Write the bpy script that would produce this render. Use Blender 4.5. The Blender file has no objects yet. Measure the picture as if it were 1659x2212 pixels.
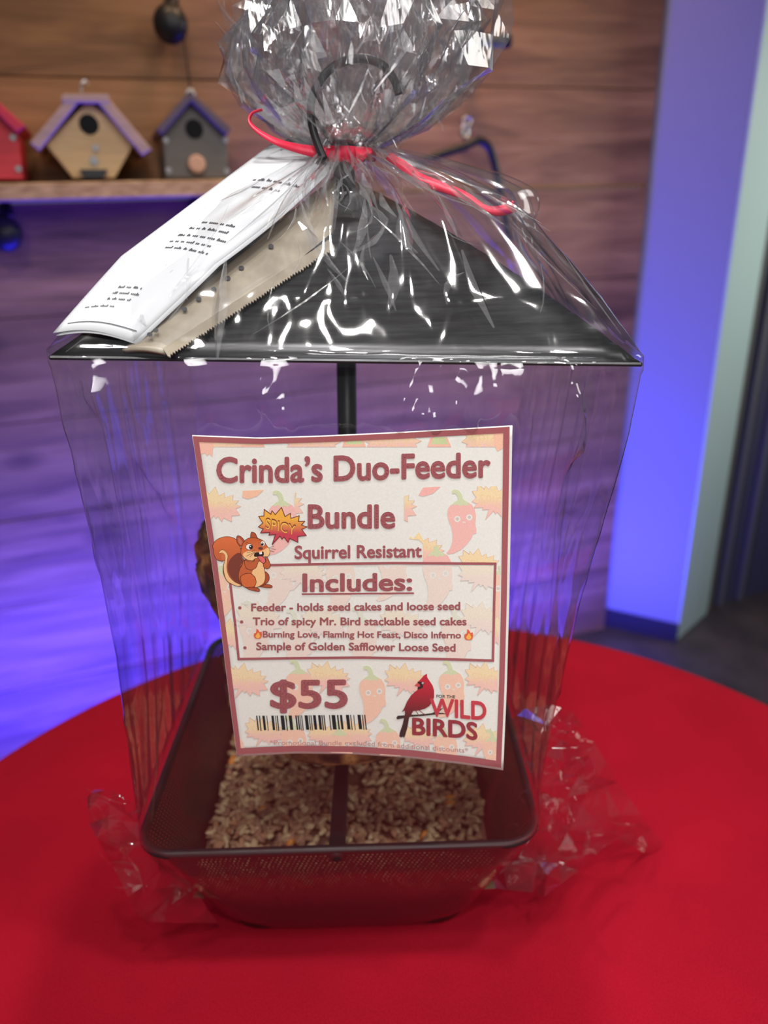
import bpy, bmesh, math, random
import numpy as np
from mathutils import Vector, Matrix, noise
from mathutils.geometry import tessellate_polygon

random.seed(7); rng = np.random.default_rng(7)
C = bpy.context.scene.collection
SC = bpy.context.scene

# ------------------------------------------------------------------ camera
S = 1.46                                   # working units -> metres (the price sign is letter paper)
EYE = 1.04                                 # eye height above the floor, working units
IW, IH, FPX = 1659.0, 2212.0, 1600.0
PITCH, ROLL = math.radians(22.5), math.radians(1.8)
vR = np.array([1, 0, 0.0]); vF = np.array([0, math.cos(PITCH), -math.sin(PITCH)]); vD = np.array([0, -math.sin(PITCH), -math.cos(PITCH)])
vU = math.cos(ROLL)*vR + math.sin(ROLL)*vD
vV = -math.sin(ROLL)*vR + math.cos(ROLL)*vD
def W(p):                                  # working coordinates (eye = origin) -> world metres
    return Vector((p[0]*S, p[1]*S, (p[2]+EYE)*S))
def ray(x, y): return vU*((x-IW/2)/FPX) + vV*((y-IH/2)/FPX) + vF
def on_z(x, y, z): d = ray(x, y); return d*(z/d[2])
def on_y(x, y, Y): d = ray(x, y); return d*(Y/d[1])

cam_d = bpy.data.cameras.new('camera'); cam = bpy.data.objects.new('camera', cam_d); C.objects.link(cam)
cam_d.sensor_fit = 'VERTICAL'; cam_d.sensor_height = 24.0; cam_d.lens = FPX/IH*24.0
cam_d.clip_start = 0.01
cam.matrix_world = Matrix(((vU[0], -vV[0], -vF[0], 0), (vU[1], -vV[1], -vF[1], 0), (vU[2], -vV[2], -vF[2], EYE*S), (0, 0, 0, 1)))
cam_d.dof.use_dof = True
cam_d.dof.focus_distance = 0.365*S
cam_d.dof.aperture_fstop = 2.6
SC.camera = cam

# ------------------------------------------------------------------ world, lights, exposure
SC.view_settings.view_transform = 'Standard'; SC.view_settings.look = 'None'
SC.view_settings.gamma = 1.0; SC.view_settings.use_curve_mapping = False
SC.view_settings.exposure = 0.0
try:
    SC.cycles.transparent_max_bounces = 48
    SC.cycles.max_bounces = 10
    SC.cycles.sample_clamp_indirect = 6.0
    SC.cycles.caustics_reflective = False; SC.cycles.caustics_refractive = False
except Exception: pass
wd = bpy.data.worlds.new('world'); SC.world = wd; wd.use_nodes = True
wd.node_tree.nodes['Background'].inputs[0].default_value = (0.92, 0.94, 1.0, 1)
wd.node_tree.nodes['Background'].inputs[1].default_value = 0.10

def area(name, p, target, size, power, color, size_y=None, spread=180, shape=None):
    l = bpy.data.lights.new(name, 'AREA'); l.energy = power; l.color = color; l.size = size*S
    if size_y: l.shape = 'RECTANGLE'; l.size_y = size_y*S
    if shape: l.shape = shape
    l.spread = math.radians(spread)
    o = bpy.data.objects.new(name, l); C.objects.link(o); o.location = W(p)
    o.rotation_euler = (W(target)-W(p)).to_track_quat('-Z', 'Y').to_euler()
    return o
WY0, WK = 1.477, 0.346                      # plank wall: y = WY0 + WK*x
wn = np.array([WK, -1, 0])/math.hypot(WK, 1); we = np.array([1, WK, 0])/math.hypot(WK, 1)
def wall(u, z, off): return np.array([0, WY0, 0]) + we*u + wn*off + np.array([0, 0, z])
FLOOR = -EYE
def rw0(s_, z):                             # a point on the right wall (it leaves the plank wall at 30 degrees)
    return wall(.62, 0, 0)+np.array([math.cos(math.radians(30)), -math.sin(math.radians(30)), 0])*s_+np.array([0, 0, z])
AIM = (0, .44, -.2)
area('side_lamp', (.92, .06, .52), (0.12, .42, -.47), .40, 9.5, (1, .97, .92), size_y=.45)
for lx, ly, pw in ((-.45, -.10, 2.6), (.02, -.45, 3.5), (.42, .12, 3.0), (-.05, .10, 3.2)):
    area('ceiling_spot', (lx, ly, .97), (0, .47, .06), .10, pw*.74, (1, .97, .93), shape='DISK', spread=80)
area('ceiling_spot', (.10, .98, .95), (0, .47, .05), .09, 1.6, (1, .97, .94), shape='DISK', spread=50)  # extra spot added behind the feeder, rims the gathered film with glints
area('trim_fill', (1.9, 1.50, .35), (.80, 1.62, -.15), .3, 5.5, (.95, 1, .97), spread=80)  # unseen fill added at the right to brighten the trim and door
area('front_fill', (.18, -1.0, .36), AIM, .6, 1.6, (1, .98, .96), size_y=.38, spread=48)  # broad soft fill added behind the camera to light the sign
area('wall_wash_lamp', wall(-.45, .95, .32), wall(-.35, .05, 0), .25, 2.4, (1, .66, .36), spread=120)
area('wall_wash_lamp', wall(.08, .95, .32), wall(.10, .2, 0), .25, 6.5, (1, .64, .34), spread=110)
area('blue_led_strip', wall(-.50, FLOOR+.05, .23), wall(-.50, -.58, .0), 1.0, 82, (.03, .022, 1), size_y=.06)
area('blue_led_strip', wall(.28, FLOOR+.05, .24), wall(.3, -.40, .0), .3, 15, (.06, .04, 1), size_y=.06)
area('blue_led_lamp', (.47, 1.34, FLOOR+.10), rw0(.08, -.45), .14, 10.5, (.05, .045, 1))

# ------------------------------------------------------------------ helpers
ORI = {}
def lin(c):
    c = c/255.0
    return c/12.92 if c <= .04045 else ((c+.055)/1.055)**2.4
def rgb(r, g, b): return (lin(r), lin(g), lin(b), 1)
def tag(o, label, cat, group=None, kind=None):
    o['label'] = label; o['category'] = cat
    if group: o['group'] = group
    if kind: o['kind'] = kind
    return o
def thing(name, p, label, cat, group=None):
    o = bpy.data.objects.new(name, None); C.objects.link(o); o.empty_display_size = .05
    o.location = W(p); ORI[o.name] = Vector(o.location)
    return tag(o, label, cat, group)
def obj(name, verts, faces, mat, parent=None, smooth=False, midx=None, uv=None, col=None, world=False):
    vs = [Vector(v) if world else W(v) for v in verts]
    if parent is not None: o0 = ORI[parent.name]
    else:
        xs = np.array([tuple(v) for v in vs]); o0 = Vector(((xs[:, 0].min()+xs[:, 0].max())/2, (xs[:, 1].min()+xs[:, 1].max())/2, xs[:, 2].min()))
    me = bpy.data.meshes.new(name)
    me.from_pydata([tuple(v-o0) for v in vs], [], [tuple(f) for f in faces])
    for m in (mat if isinstance(mat, (list, tuple)) else [mat]): me.materials.append(m)
    if smooth: me.polygons.foreach_set('use_smooth', [True]*len(me.polygons))
    if midx is not None: me.polygons.foreach_set('material_index', midx)
    if uv is not None:
        l = me.uv_layers.new(name='UVMap')
        for lp in me.loops: l.data[lp.index].uv = uv[lp.vertex_index]
    if col is not None:
        a = me.color_attributes.new('Col', 'FLOAT_COLOR', 'POINT')
        for i, c in enumerate(col): a.data[i].color = c
    me.update()
    o = bpy.data.objects.new(name, me); C.objects.link(o)
    ORI[o.name] = Vector(o0)
    if parent is not None: o.parent = parent
    else: o.location = o0
    return o
def struct(o): o['kind'] = 'structure'; return o

class M:                                    # mesh collector in working coordinates
    def __init__(s): s.v = []; s.f = []; s.c = []; s.m = []
    def add(s, vs, fs, col=None, mi=0):
        b = len(s.v); s.v += [np.asarray(v, float) for v in vs]; s.f += [tuple(i+b for i in f) for f in fs]; s.m += [mi]*len(fs)
        if col is not None: s.c += (col if isinstance(col, list) else [col]*len(vs))
    def box(s, c, hx, hy, hz, X=(1, 0, 0), Y=(0, 1, 0), Z=(0, 0, 1), col=None, mi=0):
        c, X, Y, Z = map(lambda q: np.asarray(q, float), (c, X, Y, Z))
        vs = [c+X*hx*i+Y*hy*j+Z*hz*k for i in (-1, 1) for j in (-1, 1) for k in (-1, 1)]
        s.add(vs, [(0, 1, 3, 2), (4, 6, 7, 5), (0, 4, 5, 1), (2, 3, 7, 6), (0, 2, 6, 4), (1, 5, 7, 3)], col, mi)
    def tube(s, pts, r, n=10, col=None, mi=0, closed=False):
        pts = [np.asarray(p, float) for p in pts]; k = len(pts); rings = []
        up = np.array([0.1, 0.2, 1.0])
        for i, p in enumerate(pts):
            t = (pts[(i+1) % k] if (closed or i+1 < k) else p) - (pts[i-1] if (closed or i > 0) else p)
            t /= np.linalg.norm(t)
            a = np.cross(up, t)
            if np.linalg.norm(a) < 1e-3: a = np.cross([1, 0, 0], t)
            a /= np.linalg.norm(a); b = np.cross(t, a); up = b
            rr = r[i] if hasattr(r, '__len__') else r
            rings.append([p+rr*(math.cos(q)*a+math.sin(q)*b) for q in np.linspace(0, 2*math.pi, n, endpoint=False)])
        vs = [v for rg in rings for v in rg]; fs = []
        for i in range(k if closed else k-1):
            for j in range(n): fs.append((i*n+j, i*n+(j+1) % n, ((i+1) % k)*n+(j+1) % n, ((i+1) % k)*n+j))
        if not closed: fs += [tuple(range(n-1, -1, -1)), tuple((k-1)*n+j for j in range(n))]
        s.add(vs, fs, col, mi)
    def cyl(s, p, axis, r, h, n=24, col=None, mi=0, r2=None):
        p = np.asarray(p, float); axis = np.asarray(axis, float)/np.linalg.norm(axis)
        s.tube([p, p+axis*h], [r, r if r2 is None else r2], n, col, mi)
    def ball(s, c, r, n=12, col=None, mi=0, sc=(1, 1, 1)):
        c = np.asarray(c, float); vs = []; fs = []; k = n//2
        for i in range(k+1):
            a = math.pi*i/k
            for j in range(n):
                b = 2*math.pi*j/n; vs.append(c+np.array([r*math.sin(a)*math.cos(b)*sc[0], r*math.sin(a)*math.sin(b)*sc[1], r*math.cos(a)*sc[2]]))
        for i in range(k):
            for j in range(n): fs.append((i*n+j, (i+1)*n+j, (i+1)*n+(j+1) % n, i*n+(j+1) % n))
        s.add(vs, fs, col, mi)
    def prism(s, poly, d, col=None, mi=0):   # planar polygon (3D points) extruded along d
        n = len(poly); d = np.asarray(d, float); poly = [np.asarray(p, float) for p in poly]
        s.add(poly+[p+d for p in poly], [tuple(range(n)), tuple(range(2*n-1, n-1, -1))]+[(i, i+n, (i+1) % n+n, (i+1) % n) for i in range(n)], col, mi)
    def build(s, name, mat, parent=None, smooth=False, **k):
        return obj(name, s.v, s.f, mat, parent, smooth, s.m if isinstance(mat, (list, tuple)) else None, col=s.c if s.c else None, **k)
def bevel(o, w, seg=2):
    m = o.modifiers.new('bevel', 'BEVEL'); m.width = w*S; m.segments = seg; m.limit_method = 'ANGLE'; return o

# ------------------------------------------------------------------ materials
def mat(name, base=(.5, .5, .5, 1), rough=.5, metal=0, spec=.5, **k):
    m = bpy.data.materials.new(name); m.use_nodes = True; b = m.node_tree.nodes['Principled BSDF']
    b.inputs['Base Color'].default_value = base; b.inputs['Roughness'].default_value = rough
    b.inputs['Metallic'].default_value = metal; b.inputs['Specular IOR Level'].default_value = spec
    return m
class N:
    def __init__(s, m): s.t = m.node_tree; s.b = s.t.nodes.get('Principled BSDF'); s.o = s.t.nodes.get('Material Output')
    def n(s, typ, **k):
        x = s.t.nodes.new(typ)
        for a, v in k.items():
            if a.startswith('i_'): x.inputs[int(a[2:]) if a[2:].isdigit() else a[2:].replace('_', ' ')].default_value = v
            else: setattr(x, a, v)
        return x
    def l(s, a, b): s.t.links.new(a, b)
    def ramp(s, fac, stops):
        r = s.n('ShaderNodeValToRGB'); e = r.color_ramp.elements
        while len(e) < len(stops): e.new(.5)
        for q, (p, c) in zip(e, stops): q.position = p; q.color = c
        s.l(fac, r.inputs[0]); return r.outputs[0]
    def coords(s, scale=(1, 1, 1), rot=(0, 0, 0), out='Object'):
        t = s.n('ShaderNodeTexCoord'); m = s.n('ShaderNodeMapping'); m.inputs['Scale'].default_value = scale; m.inputs['Rotation'].default_value = rot
        s.l(t.outputs[out], m.inputs[0]); return m.outputs[0]
    def noise(s, vec, scale, detail=4, rough=.55, dist=0):
        x = s.n('ShaderNodeTexNoise'); x.inputs['Scale'].default_value = scale; x.inputs['Detail'].default_value = detail
        x.inputs['Roughness'].default_value = rough; x.inputs['Distortion'].default_value = dist
        s.l(vec, x.inputs['Vector']); return x.outputs['Fac']
    def bump(s, h, strength, dist=.002):
        b = s.n('ShaderNodeBump'); b.inputs['Strength'].default_value = strength; b.inputs['Distance'].default_value = dist
        s.l(h, b.inputs['Height']); return b.outputs[0]
    def mix(s, a, b, fac, mode='MIX'):
        x = s.n('ShaderNodeMix', data_type='RGBA', blend_type=mode)
        for v, i in ((fac, 0), (a, 6), (b, 7)):
            if hasattr(v, 'links'): s.l(v, x.inputs[i])
            else: x.inputs[i].default_value = v
        return x.outputs[2]

# plank wood: grain along the plank (object X), per-plank tone in 'Col'
mt_plank = mat('weathered_plank_wood', rough=.65); q = N(mt_plank)
att = q.n('ShaderNodeAttribute', attribute_name='Col')
tc = q.n('ShaderNodeTexCoord'); add = q.n('ShaderNodeVectorMath', operation='ADD'); q.l(tc.outputs['UV'], add.inputs[0])
sh = q.n('ShaderNodeVectorMath', operation='SCALE'); q.l(att.outputs['Color'], sh.inputs[0]); sh.inputs['Scale'].default_value = 37.0
q.l(sh.outputs[0], add.inputs[1])
mp = q.n('ShaderNodeMapping'); mp.inputs['Scale'].default_value = (1.0, 9.0, 1); q.l(add.outputs[0], mp.inputs[0])
g1 = q.noise(mp.outputs[0], 2.6, 5, .6, .8); mp2 = q.n('ShaderNodeMapping'); mp2.inputs['Scale'].default_value = (2.2, 60.0, 1); q.l(add.outputs[0], mp2.inputs[0])
g2 = q.noise(mp2.outputs[0], 2.0, 4, .6, .6)
mp3 = q.n('ShaderNodeMapping'); mp3.inputs['Scale'].default_value = (3.2, 6.0, 1); q.l(add.outputs[0], mp3.inputs[0])
vo = q.n('ShaderNodeTexVoronoi', feature='F1'); vo.inputs['Scale'].default_value = 1.0; q.l(mp3.outputs[0], vo.inputs['Vector'])
knot = q.ramp(vo.outputs['Distance'], [(.04, (.22, .18, .16, 1)), (.16, (1, 1, 1, 1))])
col = q.ramp(g1, [(.27, rgb(104, 74, 52)), (.5, rgb(150, 112, 80)), (.73, rgb(184, 143, 104))])
col2 = q.mix(col, q.ramp(g2, [(.3, (.72, .70, .68, 1)), (.65, (1, 1, 1, 1))]), .7, 'MULTIPLY')
sep = q.n('ShaderNodeSeparateColor'); q.l(att.outputs['Color'], sep.inputs[0])
tone = q.ramp(sep.outputs[0], [(0, (.55, .52, .5, 1)), (1, (1.1, 1.05, 1.0, 1))])
q.l(q.mix(q.mix(col2, knot, .75, 'MULTIPLY'), tone, 1.0, 'MULTIPLY'), q.b.inputs['Base Color']); q.l(q.bump(g2, .35, .003), q.b.inputs['Normal'])

mt_shelf = mat('shelf_wood', rgb(176, 140, 100), .6); q = N(mt_shelf)
gn = q.noise(q.coords((2, 40, 40)), 2.5, 4); q.l(q.ramp(gn, [(.3, rgb(150, 112, 76)), (.7, rgb(200, 162, 120))]), q.b.inputs['Base Color'])
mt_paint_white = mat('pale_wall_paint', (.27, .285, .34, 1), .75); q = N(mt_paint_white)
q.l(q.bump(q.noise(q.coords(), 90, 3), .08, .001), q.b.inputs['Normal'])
mt_trim = mat('grey_green_trim_paint', rgb(176, 196, 190), .5); q = N(mt_trim); q.l(q.bump(q.noise(q.coords(), 60, 2), .05, .001), q.b.inputs['Normal'])
mt_door = mat('dark_blue_grey_door', rgb(66, 66, 80), .4); q = N(mt_door); q.l(q.bump(q.noise(q.coords(), 60, 2), .05, .001), q.b.inputs['Normal'])
mt_door2 = mat('door_edge_strip', rgb(96, 94, 92), .4)
mt_base = mat('dark_baseboard', rgb(40, 36, 44), .5)
mt_floor = mat('dark_floor', rgb(60, 52, 54), .5); q = N(mt_floor); q.l(q.ramp(q.noise(q.coords(), 8, 4), [(.3, rgb(48, 42, 44)), (.7, rgb(72, 62, 62))]), q.b.inputs['Base Color'])
# red table cloth: fine knit
mt_cloth = mat('red_cloth', (.42, .008, .022, 1), .9, spec=.05); q = N(mt_cloth)
cn = q.noise(q.coords(), 900, 2); c2 = q.noise(q.coords(), 7, 3)
cc = q.mix(q.ramp(cn, [(.3, (.28, .0035, .013, 1)), (.75, (.50, .010, .029, 1))]), q.ramp(c2, [(.35, (.88, .88, .88, 1)), (.65, (1, 1, 1, 1))]), 1, 'MULTIPLY')
q.l(cc, q.b.inputs['Base Color']); q.l(q.bump(cn, .25, .0005), q.b.inputs['Normal'])
q.b.inputs['Sheen Weight'].default_value = .05; q.b.inputs['Sheen Tint'].default_value = (1, .25, .3, 1)
# metals
mt_black = mat('black_powder_coat', (.012, .011, .013, 1), .42); q = N(mt_black); q.l(q.bump(q.noise(q.coords(), 500, 2), .06, .0005), q.b.inputs['Normal'])
mt_roof = mat('dark_gunmetal_sheet', (.1, .1, .1, 1), .34, 1.0); q = N(mt_roof)
rn = q.noise(q.coords((14, 14, 200)), 2.0, 3); q.l(q.bump(rn, .03, .001), q.b.inputs['Normal'])
q.l(q.ramp(rn, [(.3, (.035, .035, .037, 1)), (.7, (.075, .075, .078, 1))]), q.b.inputs['Base Color'])
mt_steel = mat('bright_steel', (.5, .51, .53, 1), .3, 1.0)
mt_zinc = mat('dull_zinc', (.32, .32, .34, 1), .5, .7)
mt_iron = mat('black_iron', (.03, .03, .034, 1), .4, .6)
# perforated sheet (procedural round holes in UV space)
mt_perf = mat('perforated_black_steel', (.014, .012, .013, 1), .4); q = N(mt_perf)
uvn = q.n('ShaderNodeTexCoord'); sc_ = q.n('ShaderNodeVectorMath', operation='SCALE'); sc_.inputs['Scale'].default_value = 1.0; q.l(uvn.outputs['UV'], sc_.inputs[0])
fr = q.n('ShaderNodeVectorMath', operation='FRACTION'); q.l(sc_.outputs[0], fr.inputs[0])
sb = q.n('ShaderNodeVectorMath', operation='SUBTRACT'); sb.inputs[1].default_value = (.5, .5, 0); q.l(fr.outputs[0], sb.inputs[0])
sx = q.n('ShaderNodeSeparateXYZ'); q.l(sb.outputs[0], sx.inputs[0]); cb = q.n('ShaderNodeCombineXYZ'); q.l(sx.outputs[0], cb.inputs[0]); q.l(sx.outputs[1], cb.inputs[1])
ln = q.n('ShaderNodeVectorMath', operation='LENGTH'); q.l(cb.outputs[0], ln.inputs[0])
gt = q.n('ShaderNodeMath', operation='GREATER_THAN'); gt.inputs[1].default_value = .18; q.l(ln.outputs['Value'], gt.inputs[0])
q.l(gt.outputs[0], q.b.inputs['Alpha'])
mt_seed = mat('seed_mix', rough=.6); q = N(mt_seed); a = q.n('ShaderNodeAttribute', attribute_name='Col'); q.l(a.outputs['Color'], q.b.inputs['Base Color'])
mt_cake = mat('pressed_seed_cake', rough=.7); q = N(mt_cake); a = q.n('ShaderNodeAttribute', attribute_name='Col')
q.l(q.mix(a.outputs['Color'], q.ramp(q.noise(q.coords(), 120, 3), [(.3, (.45, .4, .38, 1)), (.7, (1.2, 1.15, 1.1, 1))]), .9, 'MULTIPLY'), q.b.inputs['Base Color'])
q.l(q.bump(q.noise(q.coords(), 150, 3), .6, .003), q.b.inputs['Normal'])
mt_paper = mat('white_paper', rgb(232, 231, 224), .8, spec=.2); q = N(mt_paper); pn = q.noise(q.coords(), 700, 3)
q.l(q.ramp(pn, [(.3, rgb(228, 227, 219)), (.7, rgb(236, 235, 229))]), q.b.inputs['Base Color'])
mt_ink = mat('printed_ink', rough=.75, spec=.2); q = N(mt_ink); a = q.n('ShaderNodeAttribute', attribute_name='Col')
q.l(q.mix(a.outputs['Color'], q.ramp(q.noise(q.coords(), 1600, 2), [(.35, (.86, .86, .86, 1)), (.65, (1.05, 1.05, 1.05, 1))]), .6, 'MULTIPLY'), q.b.inputs['Base Color'])
mt_leaf = mat('grey_white_paper', rgb(206, 208, 212), .8, spec=.2)
mt_bagplastic = mat('beige_seed_packet', rgb(176, 166, 150), .35); q = N(mt_bagplastic)
q.l(q.ramp(q.noise(q.coords(), 40, 4), [(.3, rgb(128, 118, 104)), (.7, rgb(158, 148, 132))]), q.b.inputs['Base Color'])
mt_dot = mat('dark_print', rgb(52, 52, 56), .6)
mt_ribbon = mat('red_satin_ribbon', rgb(226, 44, 76), .4); q = N(mt_ribbon); q.l(q.bump(q.noise(q.coords(), 300, 2), .1, .0005), q.b.inputs['Normal'])

def film(name, strength=1.7, haze=.03, rough=.05, bumps=.25, bscale=35, stretch=(1, 1, 1)):
    m = bpy.data.materials.new(name); m.use_nodes = True; q = N(m); q.t.nodes.remove(q.b)
    geo = q.n('ShaderNodeNewGeometry')
    ior = q.n('ShaderNodeMix', data_type='FLOAT'); q.l(geo.outputs['Backfacing'], ior.inputs[0]); ior.inputs[2].default_value = 1.5; ior.inputs[3].default_value = 1/1.5
    nb = q.bump(q.noise(q.coords(stretch), bscale, 3, .6, .8), bumps, .004)
    fr = q.n('ShaderNodeFresnel'); q.l(ior.outputs[0], fr.inputs[0]); q.l(nb, fr.inputs['Normal'])
    mu = q.n('ShaderNodeMath', operation='MULTIPLY', use_clamp=True); q.l(fr.outputs[0], mu.inputs[0]); mu.inputs[1].default_value = strength
    tr = q.n('ShaderNodeBsdfTransparent'); tr.inputs[0].default_value = (.985, .985, .99, 1)
    gl = q.n('ShaderNodeBsdfGlossy'); gl.inputs['Roughness'].default_value = rough; q.l(nb, gl.inputs['Normal'])
    df = q.n('ShaderNodeBsdfTranslucent'); df.inputs[0].default_value = (.9, .9, .92, 1)
    d2 = q.n('ShaderNodeBsdfDiffuse'); d2.inputs[0].default_value = (.9, .9, .92, 1)
    hz = q.n('ShaderNodeMixShader'); hz.inputs[0].default_value = .5; q.l(df.outputs[0], hz.inputs[1]); q.l(d2.outputs[0], hz.inputs[2])
    m1 = q.n('ShaderNodeMixShader'); m1.inputs[0].default_value = haze; q.l(tr.outputs[0], m1.inputs[1]); q.l(hz.outputs[0], m1.inputs[2])
    m2 = q.n('ShaderNodeMixShader'); q.l(mu.outputs[0], m2.inputs[0]); q.l(m1.outputs[0], m2.inputs[1]); q.l(gl.outputs[0], m2.inputs[2])
    q.l(m2.outputs[0], q.o.inputs[0]); return m
mt_film = film('clear_cellophane', 1.8, .012, .075, .11, 14, (1, 1, .45))
mt_film_n = film('pleated_cellophane', 2.2, .10, .12, .2, 30)
mt_film_c = film('crumpled_cellophane', 3.2, .02, .12, .5, 32, (1, 1, .3))
mt_film_e = film('loose_cellophane', 2.2, .006, .07, .3, 30)

# ------------------------------------------------------------------ setting
PL = .176; P0 = .02
pm = M(); uvs = []
U0, U1 = -2.6, .60
for i in range(-7, 6):
    z0 = P0+i*PL+.0012; z1 = P0+(i+1)*PL-.0012
    z0 = max(z0, FLOOR)
    if z1 <= FLOOR: continue
    th = .004*rng.random()
    t = float([.75, .45, .9, .35, .8, .5, .7][(i*3) % 7]); cl = (t, float(rng.random()), float(rng.random()), 1)
    nseg = 1
    a = [wall(U0, z0, th), wall(U1, z0, th), wall(U1, z1, th), wall(U0, z1, th)]
    b = [p-wn*.03 for p in a]
    pm.add(a+b, [(0, 1, 2, 3), (0, 4, 5, 1), (3, 2, 6, 7), (1, 5, 6, 2), (0, 3, 7, 4), (4, 7, 6, 5)], cl)
    uvs += [(U0, z0), (U1, z0), (U1, z1), (U0, z1)]*2
w_o = struct(obj('wall_back', pm.v, pm.f, mt_plank, None, uv=uvs, col=pm.c))
cor = wall(.62, 0, 0); ra = math.radians(30); rd = np.array([math.cos(ra), -math.sin(ra), 0]); rnn = np.array([-math.sin(ra), -math.cos(ra), 0])
def rw(s, z, off): return cor + rd*s + rnn*off + np.array([0, 0, z])
def rbox(s0, s1, z0, z1, o0, o1, m=None, mi=0):
    m = m or M()
    m.box(rw((s0+s1)/2, (z0+z1)/2, (o0+o1)/2), (s1-s0)/2, (o1-o0)/2, (z1-z0)/2, rd, rnn, (0, 0, 1), mi=mi); return m
TOP = 1.1
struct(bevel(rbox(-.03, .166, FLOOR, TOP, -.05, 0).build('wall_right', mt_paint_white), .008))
struct(rbox(-.03, .166, FLOOR, FLOOR+.05, 0, .008).build('baseboard_right', mt_base))
tA = rw(.166, 0, 0); tdir = np.array([.714, .70, 0]); tn = np.array([.70, -.714, 0])
def hit(x, y, a, d):                         # where the pixel's vertical plane meets the line a + d*t (plan view)
    r = ray(x, y); return np.linalg.solve(np.array([[d[0], -r[0]], [d[1], -r[1]]]), -a[:2])[0]
tw = (hit(1659, 407, tA, tdir)+hit(1528, 1390, tA, tdir))/2
m = M(); m.box(tA+tdir*tw/2-tn*.02+np.array([0, 0, (TOP+FLOOR)/2]), tw/2, .02, (TOP-FLOOR)/2, tdir, tn, (0, 0, 1)); struct(bevel(m.build('trim_1', mt_trim), .004))
dA = tA+tdir*tw-tn*.03; dd_ = np.array([.93, .37, 0]); dn_ = np.array([.37, -.93, 0])
def dbox(m, s0, s1, o0, o1, mi): m.box(dA+dd_*(s0+s1)/2+dn_*(o0+o1)/2+np.array([0, 0, (TOP+FLOOR)/2]), (s1-s0)/2, (o1-o0)/2, (TOP-FLOOR)/2, dd_, dn_, (0, 0, 1), mi=mi)
dm = M(); dbox(dm, -.02, .7, -.05, 0, 0)
for s0 in (.03, .07, .14): dbox(dm, s0, s0+.016, 0, .008, 1)
struct(dm.build('door_1', [mt_door, mt_door2]))
fm = M(); fm.box((0, .5, FLOOR-.01), 2.2, 2.4, .01); struct(fm.build('floor', mt_floor))

# ------------------------------------------------------------------ round table cloth
TZ = -.49; TC = np.array([.02, .34]); TR = .475
v = []; f = []; nth = 160; prof = [(0, 0), (.15, 0), (.3, 0), (.4, 0), (TR-.012, 0), (TR-.004, -.0015), (TR, -.008), (TR+.003, -.03), (TR+.006, -.1), (TR+.012, -.25), (TR+.018, -.4), (TR+.024, FLOOR-TZ+.002)]
for i, (r, dz) in enumerate(prof):
    for j in range(nth):
        th = 2*math.pi*j/nth; fo = 0
        if dz < -.05: fo = (.018*math.sin(th*14+1.3*math.sin(th*3))+.006*math.sin(th*31))*min(1, (-dz-.05)/.3)
        v.append((TC[0]+(r+fo)*math.cos(th), TC[1]+(r+fo)*math.sin(th), TZ+dz))
for i in range(len(prof)-1):
    for j in range(nth):
        a, b = i*nth+j, i*nth+(j+1) % nth
        if i == 0: f.append((0, a+nth, b+nth))
        else: f.append((a, a+nth, b+nth, b))
cl = obj('tablecloth', v, f, mt_cloth, smooth=True)
tag(cl, 'bright red cloth covering the round table under the wrapped feeder', 'tablecloth')

# ------------------------------------------------------------------ bird feeder
TCX, TCY = -.0355, .4745                    # tray centre
fe = thing('bird_feeder', (TCX, TCY, TZ), 'black metal tray feeder with square grey roof, wrapped in clear film', 'bird feeder')
def rrect(cx, cy, h, r, z, n=8):            # rounded square ring
    o = []
    for (sx, sy, a0) in ((1, 1, 0), (-1, 1, 90), (-1, -1, 180), (1, -1, 270)):
        for k in range(n+1):
            a = math.radians(a0+90*k/n); o.append(np.array([cx+sx*(h-r)+r*math.cos(a), cy+sy*(h-r)+r*math.sin(a), z]))
    return o
def loft(rings, close=True):
    n = len(rings[0]); v = [p for r in rings for p in r]; f = []
    for i in range(len(rings)-1):
        for j in range(n): f.append((i*n+j, i*n+(j+1) % n, (i+1)*n+(j+1) % n, (i+1)*n+j))
    return v, f
def ringuv(rings, pitch):
    uv = []
    for r in rings:
        n = len(r)
        per = [0.0]
        for j in range(n): per.append(per[-1]+np.linalg.norm(rings[0][(j+1) % n]-rings[0][j]))
        for j in range(n): uv.append((per[j]/pitch, r[j][2]/pitch))
    return uv
RIM = -.372; TB = -.4885
wr = [rrect(TCX, TCY, .126, .022, RIM), rrect(TCX, TCY, .1245, .024, RIM-.006), rrect(TCX, TCY, .107, .026, RIM-.058), rrect(TCX, TCY, .090, .026, TB+.004), rrect(TCX, TCY, .086, .024, TB)]
v, f = loft(wr); obj('tray_wall', v, f, mt_perf, fe, True, uv=ringuv(wr, .0031))
bt = [rrect(TCX, TCY, .087, .02, TB+.001)]; obj('tray_floor', bt[0], [tuple(range(len(bt[0])))], mt_black, fe)
m = M(); m.tube(rrect(TCX, TCY, .127, .022, RIM+.001, 10), .0028, 8, closed=True); m.build('tray_rim', mt_black, fe, True)
m = M(); m.box((TCX-.001, TCY, RIM-.005), .0052, .125, .003); crossbar = bevel(m.build('crossbar', mt_black, fe), .001)
for yb in (-.1265, .1265): m = M(); m.ball((TCX-.001, TCY+yb, RIM-.003), .006, 14, sc=(1, .7, 1)); m.build('crossbar_bolt', mt_iron, crossbar, True)
pt0, pt1 = np.array([TCX+.004, .4745, -.378]), np.array([-.0165, .476, .035])
m = M(); m.tube([pt0, pt1], .0063, 20); m.build('post', mt_black, fe, True)
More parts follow.
